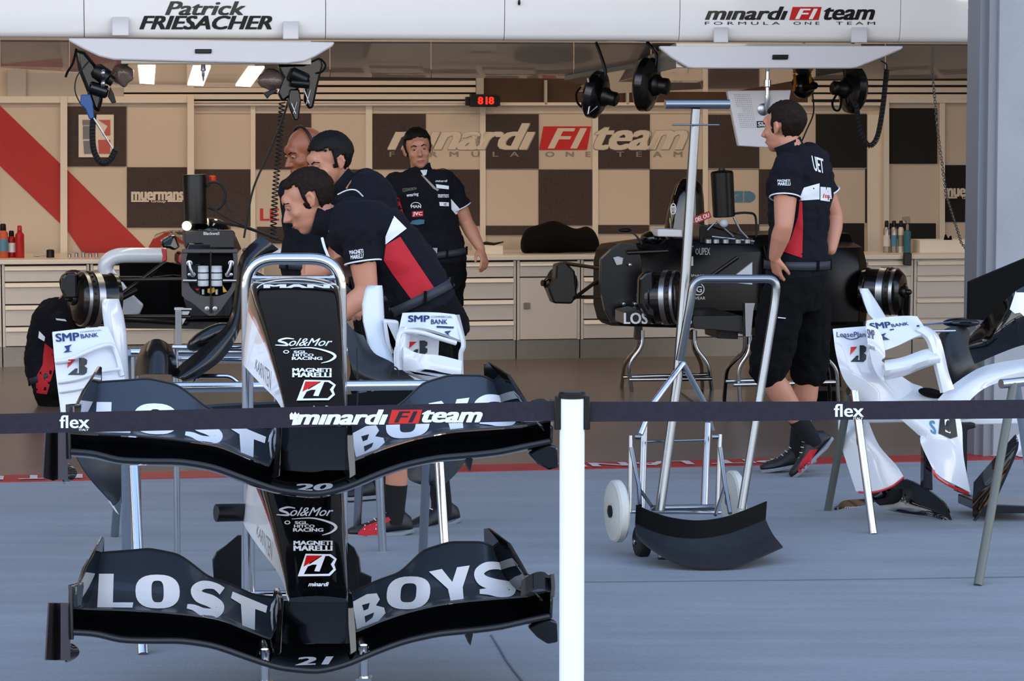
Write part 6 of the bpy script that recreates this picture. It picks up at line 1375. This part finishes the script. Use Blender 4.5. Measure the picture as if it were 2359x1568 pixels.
def shoe(ank, toe, up, parent, accent=None, k=1.):
    """ank: ankle point, toe: direction of the foot, up: foot's up"""
    f = V(toe).normalized(); u = V(up); u = (u-f*u.dot(f)).normalized(); x = f.cross(u)
    L = lambda a, b, c: ank+(x*a+f*b+u*c)*k
    rings = []
    for y, w_, h, z0 in ((-.075, .018, .03, -.06), (-.068, .032, .06, -.055), (-.04, .038, .085, -.055), (0, .040, .095, -.055), (.045, .043, .075, -.055), (.09, .048, .052, -.056), (.135, .048, .040, -.056), (.17, .038, .032, -.054), (.192, .018, .018, -.05)):
        rings.append([L(math.cos(a)*w_*(1 if math.sin(a) < 0 else .86), y, z0+h*.5+h*.5*math.sin(a)) for a in [2*PI*q/20 for q in range(20)]])
    s_ = MB().loft(rings).build('shoe', SHOEK, parent, angle=70)
    sl = [(-.078, .022), (-.06, .038), (-.02, .036), (.03, .038), (.09, .05), (.14, .05), (.178, .036), (.196, .014)]
    top = [L(w_, y, -.05+(.008 if y < -.05 else 0)) for y, w_ in sl]+[L(-w_, y, -.05+(.008 if y < -.05 else 0)) for y, w_ in reversed(sl)]
    MB().prism(top, -u*.016*k).build('sole', SOLE, s_, bevel=.003)
    for i in range(4):
        MB().tube([L(-.02, .035+.022*i, .028-.014*i), L(0, .04+.022*i, .034-.014*i), L(.02, .035+.022*i, .028-.014*i)], .0022*k, 5).build('lace', WFAB, s_)
    return s_
def person(name, label, J, side, headf, headu, hair, k=1., shorts=True, belly=1., hands=(), shoes=(), sleeve=.62, cap=False, hairkw={}, eyes=True, bald=False, torso_only=False, headk=1., sh_legs=None, vox=.006):
    """side: unit vector towards the person's right"""
    base = V((J['pelvis'].x, J['pelvis'].y, 0)); t = thing(name, base, label, 'person', None)
    side = V(side).normalized(); sp = [J['pelvis']-(J['spine'][0]-J['pelvis']).normalized()*.02]+[J['pelvis']]+list(J['spine'])+[J['neck']]
    def torso(mb, g, top=True, low=0):
        path = [J['pelvis']]+list(J['spine'])+[J['neck']]; sm = smoothpath(path, 6); N = len(sm)-1
        prof = [(0, .160, .108), (.12, .162, .110), (.3, .148, .105*belly), (.5, .158, .115*belly), (.68, .178, .120), (.82, .178, .108), (.92, .14, .085), (1, .068, .06)]
        rs = []
        for i, p in enumerate(sm):
            q = i/N; tg = (sm[min(i+1, N)]-sm[max(i-1, 0)]).normalized(); x = (side-tg*side.dot(tg)).normalized(); y = tg.cross(x)
            if q < low: continue
            rx = interp([(a, b) for a, b, c in prof], q)*k+g; ry = interp([(a, c) for a, b, c in prof], q)*k+g
            rs.append(ring(p, x, y, rx, ry))
        mb.loft(rs)
    b = MB(); torso(b, 0)
    hc = J['head']; R = frame(headf, headu); hk = k*headk
    add_head(b, hc, R, hk)
    limb(b, [J['neck']-(J['neck']-J['spine'][-1]).normalized()*.05, hc+R@V((0, -.02, -.07))*hk], [.064*k, .056*k])
    for s_ in 'LR':
        if 'sh'+s_ in J:
            a, e_, w_ = J['sh'+s_], J['el'+s_], J['wr'+s_]
            limb(b, [a, a.lerp(e_, .5), e_], [.060*k, .054*k, .043*k]); limb(b, [e_, e_.lerp(w_, .35), w_], [.043*k, .045*k, .027*k])
            limb(b, [J['spine'][-1].lerp(J['neck'], .35), a], [.08*k, .062*k])
    for h in hands: add_hand(b, *h[:4], **h[4])
    for s_ in 'LR':
        if 'hip'+s_ in J:
            a, e_, w_ = J['hip'+s_], J['kn'+s_], J['an'+s_]
            limb(b, [a, a.lerp(e_, .5), e_], [.095*k, .082*k, .058*k]); limb(b, [e_, e_.lerp(w_, .3), e_.lerp(w_, .65), w_], [.056*k, .060*k, .046*k, .036*k])
    body = remesh(b, 'body', SKIN, t, vox, 3)
    if not bald: add_hair(hc, R, hk, hair, t, **hairkw)
    face_bits(hc, R, hk, body, hair, eyes)
    # shirt
    m = MB(); torso(m, .016); 
    for s_ in 'LR':
        if 'sh'+s_ in J:
            a, e_ = J['sh'+s_], J['el'+s_]; c_ = a.lerp(e_, sleeve)
            limb(m, [J['spine'][-1].lerp(J['neck'], .4), a.lerp(J['spine'][-1], .12)], [.088*k, .076*k]); m.tube([a, a.lerp(e_, sleeve*.5), c_], [.077*k, .073*k, .072*k], 18); m.ell(a, .077*k)
    sh = remesh(m, 'shirt', SHIRT, t, .009, 4, disp=.012)
    tg = (J['neck']-J['spine'][-1]).normalized(); x = (side-tg*side.dot(tg)).normalized(); y = tg.cross(x)
    rs = [ring(J['neck']+tg*d+J.get('collar', V((0, 0, 0)))*(d+.02), x, y, r, r*.92) for d, r in ((-.035, .085*k), (-.01, .076*k), (.02, .068*k), (.045, .070*k))]
    MB().loft(rs, cap=False).build('collar', [SHIRT], t, angle=180).modifiers.new('so', 'SOLIDIFY').thickness = .006
    for s_ in 'LR':
        if 'sh'+s_ in J:
            a, e_ = J['sh'+s_], J['el'+s_]; c_ = a.lerp(e_, sleeve); d = (e_-a).normalized(); x2 = d.cross(V((.3, .8, .5))).normalized(); y2 = d.cross(x2)
            MB().tube([c_-d*.004+x2*.073*k*math.cos(q)+y2*.073*k*math.sin(q) for q in [2*PI*i/24 for i in range(24)]], .0035, 6, closed=True).build('sleeve_piping', WFAB, sh)
    # legs
    m = MB(); pv = J['pelvis']; up_ = (J['spine'][0]-pv).normalized(); x = (side-up_*side.dot(up_)).normalized(); y = up_.cross(x)
    m.loft([ring(pv+up_*d, x, y, rx*k, ry*k) for d, rx, ry in ((.06, .162, .118), (0, .172, .128), (-.08, .175, .13), (-.15, .15, .11))])
    for s_ in 'LR':
        if 'hip'+s_ in J:
            a, e_, w_ = J['hip'+s_], J['kn'+s_], J['an'+s_]
            if shorts: limb(m, [a, a.lerp(e_, .5), a.lerp(e_, .93)], [.108*k, .104*k, .094*k])
            else: limb(m, [a, a.lerp(e_, .5), e_], [.106*k, .094*k, .078*k]); limb(m, [e_, e_.lerp(w_, .5), w_], [.078*k, .07*k, .062*k])
    sr = remesh(m, 'shorts' if shorts else 'trousers', SHORT, t, .010, 4, disp=.012)
    rs = [ring(pv+up_*d, x, y, .183*k, .141*k) for d in (.045, .083)]
    bl = MB().loft(rs, cap=False).build('belt', BELTM, t, angle=180); bl.modifiers.new('so', 'SOLIDIFY').thickness = .006
    for q in (0.3, 1.2, 2.0, 3.3, 4.4, 5.4): 
        c_ = pv+up_*.064+x*.188*k*math.cos(q)+y*.146*k*math.sin(q); MB().box(c_, (.012, .012, .05), None).build('belt_loop', SHORT, bl)
    for s_, toe, up, acc in shoes:
        so = shoe(J['an'+s_]-V(up).normalized()*.025, toe, up, t, k=k)
        kn, an = J['kn'+s_], J['an'+s_]; u_ = V(up).normalized()
        MB().tube([an-u_*.045, an+(kn-an).normalized()*.02, an+(kn-an).normalized()*.115], [.044*k, .043*k, .047*k], 18).build('sock', SOCK, t)
        if acc: acc(so)
    return t, body, sh, sr
# ---- the man standing at the right, hands on hips, seen from behind
Y = 12.25
J = dict(pelvis=P(1836, 640, Y), spine=[P(1838, 560, Y), P(1842, 470, Y-.0), P(1842, 395, Y)], neck=P(1822, 348, Y), head=P(1806, 293, Y),
         shL=P(1812, 395, Y-.16), elL=P(1806, 520, Y-.24), wrL=P(1784, 592, Y-.17), shR=P(1880, 395, Y+.13), elR=P(1922, 500, Y+.17), wrR=P(1914, 575, Y+.08),
         hipL=P(1805, 690, Y-.08), hipR=P(1862, 690, Y+.08), knL=P(1768, 858, Y-.1), anL=P(1866, 1006, Y-.02), knR=P(1862, 862, Y+.1), anR=P(1838, 1030, Y+.14))
def acc_r(so):
    decal('red_flash', M['redfab'], [dpoly([(1884, 1034), (1866, 1036), (1846, 1062), (1838, 1080), (1842, 1100), (1852, 1106), (1874, 1094), (1868, 1080), (1868, 1062)], 6, 8)], [so]+[c for c in so.children if c.name.startswith('sole')], so, off=.004)
M['redfab'] = RFAB
mr, mrb, mrs, mrsh = person('person', 'man standing on the right in black shorts, hand on hip, looking away at the monitor', J, (.55, .83, 0), (-.80, .60, -.03), (0, 0, 1), HAIRB, k=1.0,
    hands=[(J['wrL'], (P(1790, 628, Y-.14)-J['wrL']), (-.8, -.5, .1), .25, dict(thumb=-1))], shoes=[('L', (-.72, -.12, -.68), (-.62, 0, .78), acc_r), ('R', (-.96, -.1, -.15), (-.1, 0, 1), None)], sleeve=.5, hairkw=dict(nape=-.06, front=.084), eyes=False, sh_legs=1)
decal('back_panel', [WFAB], [dpoly([(1852, 432), (1888, 422), (1888, 459), (1842, 462), (1846, 445)], 5, 5), dpoly([(1890, 430), (1914, 432), (1917, 465), (1890, 461)], 5, 5)], [mrs], mrs, off=.004)
decal('side_panel', RFAB, [dpoly([(1842, 464), (1848, 464), (1850, 520), (1848, 594), (1800, 578), (1822, 550), (1838, 500)], 8, 8)], [mrs], mrs, off=.004)
decal('shirt_lettering', [WFAB, M['rlet'], M['klet']], [dtext('UET', [(1869, 358), (1896, 366), (1899, 400), (1876, 393)], 3, 3, .03), dtext('MAGNETI', (1791, 413, 1820, 419), 3, 1, .03), dtext('MARELLI', (1792, 420, 1821, 427), 3, 1, .03), dtext('1tea', (1896, 446, 1915, 456), 2, 1, .03, .2, 1, 1)], [mrs], mrs, off=.005)
MB().tube([P(1792, 731, 12.05), P(1810, 733, 12.05)], .0025, 6).build('pocket_tab', WFAB, mrsh)
# ---- the bending man
Y = 10.55
J = dict(pelvis=P(988, 716, Y), spine=[P(950, 640, Y), P(880, 560, Y), P(822, 528, Y)], neck=P(762, 512, Y), head=P(712, 462, Y),
         shL=P(826, 535, Y-.17), elL=P(846, 672, Y-.2), wrL=P(770, 735, Y-.25), shR=P(806, 530, Y+.17), elR=P(812, 612, Y+.14), wrR=P(756, 618, Y-.12),
         hipL=P(985, 755, Y-.09), hipR=P(985, 755, Y+.09), knL=P(925, 945, Y-.1), anL=P(908, 1180, Y-.1), knR=P(985, 940, Y+.12), anR=P(1018, 1160, Y+.2), collar=V((-.3, 0, .0)))
def acc_l(so):
    decal('red_flash', RFAB, [dpoly([(828, 1243), (824, 1228), (838, 1212), (870, 1200), (905, 1186), (910, 1192), (880, 1210), (868, 1243)], 8, 5)], [so]+[c for c in so.children if c.name.startswith('sole')], so, off=.004)
    decal('flash_stitching', WFAB, [dpoly([(x, 1208), (x+2, 1208), (x-1, 1242), (x-3, 1242)], 1, 3) for x in (840, 852, 866)], [so], so, off=.004)
mbnd, mbb, mbs, mbsh = person('person', 'man with short dark hair bending far forward over the car, red shirt panel', J, (0, 1, 0), (-.93, -.12, -.42), (-.42, .05, .93), HAIRB, k=1.0,
    hands=[(J['wrL'], P(735, 760, Y-.28)-J['wrL'], (.0, -.6, .6), .5, dict(thumb=1)), (J['wrR'], (-1, -.1, .05), (-.2, -1, .3), .65, dict(thumb=-1))],
    shoes=[('L', (-1, -.25, -.02), (0, 0, 1), acc_l), ('R', (-.75, -.5, -.1), (0, 0, 1), None)], sleeve=.52, hairkw=dict(nape=-.05, front=.088, sideburn=-.035), headk=1.05, belly=1.12)
decal('back_panel', [WFAB], [dpoly([(908, 497), (937, 526), (888, 563), (888, 545)], 6, 6)], [mbs], mbs, off=.004)
decal('side_panel', RFAB, [dpoly([(889, 564), (922, 545), (965, 610), (1000, 662), (948, 690), (905, 632), (884, 600)], 8, 8)], [mbs], mbs, off=.004)
decal('shirt_lettering', [WFAB], [dtext('MAGNETI', [(804, 577), (836, 573), (838, 583), (806, 586)], 3, 1, .03), dtext('MARELLI', [(807, 588), (838, 584), (836, 594), (808, 597)], 3, 1, .03)], [mbs], mbs, off=.005)
MB().tube(smoothpath([P(742, 548, 10.35), P(748, 570, 10.33), P(760, 600, 10.33), P(768, 622, 10.35)], 4), .006, 6).build('lanyard', WFAB, mbnd)
# ---- the man behind him
Y = 11.45
J = dict(pelvis=P(880, 690, Y+.1), spine=[P(868, 610, Y+.05), P(850, 520, Y), P(838, 460, Y)], neck=P(800, 428, Y), head=P(762, 372, Y),
         shL=P(862, 470, Y-.15), elL=P(862, 590, Y-.1), wrL=P(830, 680, Y-.2), shR=P(800, 455, Y+.17), elR=P(790, 570, Y+.2), wrR=P(790, 670, Y+.1),
         hipL=P(890, 720, Y), hipR=P(870, 720, Y+.17), knL=P(880, 900, Y), anL=P(868, 1100, Y), knR=P(850, 900, Y+.2), anR=P(848, 1095, Y+.2))
m2, m2b, m2s, _ = person('person', 'man with thick black hair standing behind the bending man, looking down to the left', J, (-.35, .93, 0), (-.80, -.50, -.28), (-.16, -.1, .98), HAIRK, k=.98,
    hands=[(J['wrL'], (-.4, -.2, -1), (0, -1, .3), .5, dict(thumb=1)), (J['wrR'], (-.4, -.2, -1), (0, -1, .3), .5, dict(thumb=-1))], shoes=[('L', (-.9, -.4, 0), (0, 0, 1), None), ('R', (-.9, -.4, 0), (0, 0, 1), None)], sleeve=.6, hairkw=dict(front=.080, nape=-.07, puff=.008, sideburn=-.02), headk=1.04)
MB().tube(smoothpath([P(778, 448, 11.2), P(800, 438, 11.17), P(820, 438, 11.17), P(836, 452, 11.2)], 5), .003, 6).build('shoulder_piping', WFAB, m2s)
# ---- bald man behind, mostly hidden
Y = 12.9
J = dict(pelvis=P(720, 640, Y), spine=[P(722, 560, Y), P(722, 480, Y), P(720, 430, Y)], neck=P(716, 398, Y), head=P(704, 352, Y),
         shL=P(780, 440, Y-.05), elL=P(790, 540, Y-.1), wrL=P(760, 600, Y-.2), shR=P(692, 470, Y+.15), elR=P(700, 540, Y+.15), wrR=P(705, 600, Y+.05),
         hipL=P(740, 670, Y), hipR=P(702, 670, Y), knL=P(740, 830, Y), anL=P(742, 990, Y), knR=P(700, 830, Y), anR=P(698, 990, Y))
SK2 = mat('tanned_skin', '#8c4f33', .4)
mbald, bb, bs, _ = person('person', 'bald man with a black headset band, mostly hidden behind the two men at the car', J, (-.8, .5, 0), (-.80, -.55, -.25), (0, 0, 1), HAIRK, k=.95, bald=True, eyes=True, shorts=False,
    shoes=[('L', (-.7, -.7, 0), (0, 0, 1), None), ('R', (-.7, -.7, 0), (0, 0, 1), None)], sleeve=.6, headk=1.1)
bb.data.materials[0] = SK2
hc = J['head']; R = frame((-.80, -.55, -.25), (0, 0, 1))
MB().tube([hc+R@V((math.cos(a)*.094, -.0, .03+math.sin(a)*.104)) for a in [PI*q/14 for q in range(15)]], .007, 8).build('headset_band', M['black'], mbald)
MB().ell(hc+R@V((-.092, 0, 0)), (.018, .03, .036), R).build('ear_cup', M['black'], mbald); MB().ell(hc+R@V((.092, 0, 0)), (.018, .03, .036), R).build('ear_cup', M['black'], mbald)
# ---- the man standing at the back, facing us
Y = 15.55
J = dict(pelvis=P(1008, 610, Y), spine=[P(1000, 545, Y), P(985, 480, Y), P(978, 428, Y)], neck=P(970, 398, Y), head=P(963, 345, Y),
         shL=P(1036, 430, Y), elL=P(1074, 512, Y+.03), wrL=P(1108, 574, Y-.05), shR=P(912, 425, Y), elR=P(898, 520, Y+.05), wrR=P(930, 600, Y),
         hipL=P(1028, 640, Y), hipR=P(992, 640, Y), knL=P(1034, 760, Y), anL=P(1036, 888, Y-.1), knR=P(990, 760, Y), anR=P(984, 890, Y-.1))
mk, mkb, mks, mkt = person('person', 'dark-haired man standing by the back cabinets facing us, sponsor shirt and lanyard', J, (-1, .05, 0), (.12, -1, .04), (-.12, 0, 1), HAIRK, k=.98, shorts=False,
    hands=[(J['wrL'], P(1118, 606, Y-.1)-J['wrL'], (.8, -.5, .2), .3, dict(thumb=1))], shoes=[('L', (.2, -1, 0), (0, 0, 1), None), ('R', (-.2, -1, 0), (0, 0, 1), None)], sleeve=.6, hairkw=dict(front=.084, nape=-.06, puff=.02), headk=1.0)
decal('undershirt', WFAB, [dpoly([(968, 392), (985, 390), (982, 402), (976, 405)], 2, 2)], [mks, mkb], mkb, off=.006)
decal('lanyard', M['glet'], [dpoly([(970, 403), (974, 402), (1006, 434), (1012, 436), (1008, 440), (998, 434)], 4, 4)], [mks], mks, off=.005)
decal('red_side', RFAB, [dpoly([(914, 455), (919, 455), (930, 492), (926, 512), (915, 500)], 2, 3)], [mks], mks, off=.005)
decal('white_gusset', WFAB, [dpoly([(1039, 458), (1060, 482), (1062, 490), (1050, 494), (1040, 482)], 3, 3)], [mks], mks, off=.005)
decal('chest_lettering', [WFAB, RFAB, M['bllet'], M['glet']], [dtext('COSWORTH', [(927, 434), (959, 431), (959, 437), (928, 442)], 2, 1, 0, 0, 1, 3), dtext('wearing', [(936, 446), (964, 443), (964, 452), (937, 456)], 2, 1, .02), dtext('MAN', (947, 472, 970, 479), 2, 1, .03), arcstrip(958, 476, 12, 10, 185, 355, 1.6, n=14),
     dpoly([(949, 487), (975, 485), (975, 498), (949, 500)], 2, 2, 1), dtext('JVC', (951, 488, 973, 498), 2, 1, .04), dpoly([(950, 508), (966, 505), (978, 506), (977, 515), (962, 518), (944, 515)], 2, 2, 2),
     ], [mks], mks, off=.006)
decal('shirt_badges', [WFAB, RFAB], [dtext('minardi', (1003, 414, 1031, 419), 2, 1, .02, .3), dpoly([(1004, 424), (1034, 428), (1034, 436), (1006, 433)], 2, 2), dtext('muermans', (1009, 447, 1034, 455), 2, 1, .02), dpoly([(1012, 465), (1034, 466), (1034, 475), (1013, 474)], 2, 2), dtext('wet', (1015, 467, 1029, 473), 1, 1, .02, 0, 1, 1)], [mks], mks, off=.006)
MB().box(P(998, 577, Y-.15), (.05, .012, .035)).build('belt_buckle', M['satin'], mkt, bevel=.003)
# ---- squatting man at the far left
Y = 15.45
J = dict(pelvis=P(122, 885, Y), spine=[P(102, 830, Y), P(112, 770, Y), P(130, 730, Y)], neck=P(152, 706, Y), head=P(172, 668, Y+.02),
         shL=P(160, 745, Y+.17), elL=P(200, 800, Y+.15), wrL=P(240, 780, Y+.1), shR=P(138, 745, Y-.17), elR=P(170, 820, Y-.2), wrR=P(225, 800, Y-.15),
         hipL=P(130, 890, Y+.1), hipR=P(130, 890, Y-.1), knL=P(205, 800, Y+.12), anL=P(165, 905, Y+.1), knR=P(200, 810, Y-.14), anR=P(160, 908, Y-.1))
ms_, msb, mss, _ = person('person', 'person in black and red team clothes squatting beside the left wheel hub of the car', J, (0, -1, 0), (.85, -.3, -.3), (.2, 0, 1), HAIRK, k=.92, shorts=False,
    hands=[(J['wrR'], (1, 0, .1), (0, -.3, 1), .4, dict(thumb=-1))], shoes=[('L', (1, -.1, 0), (0, 0, 1), None), ('R', (1, -.1, 0), (0, 0, 1), None)], sleeve=.6)
decal('back_panel', RFAB, [dpoly([(103, 790), (122, 805), (125, 850), (108, 908), (84, 905), (82, 870), (98, 840), (100, 815)], 6, 6)], [mss, _], mss, off=.004)
decal('white_band', WFAB, [dpoly([(90, 762), (104, 776), (102, 786), (88, 778)], 3, 3)], [mss], mss, off=.004)
decal('white_band', WFAB, [dpoly([(128, 733), (150, 735), (154, 740), (130, 737)], 2, 2)], [mss], mss, off=.005)
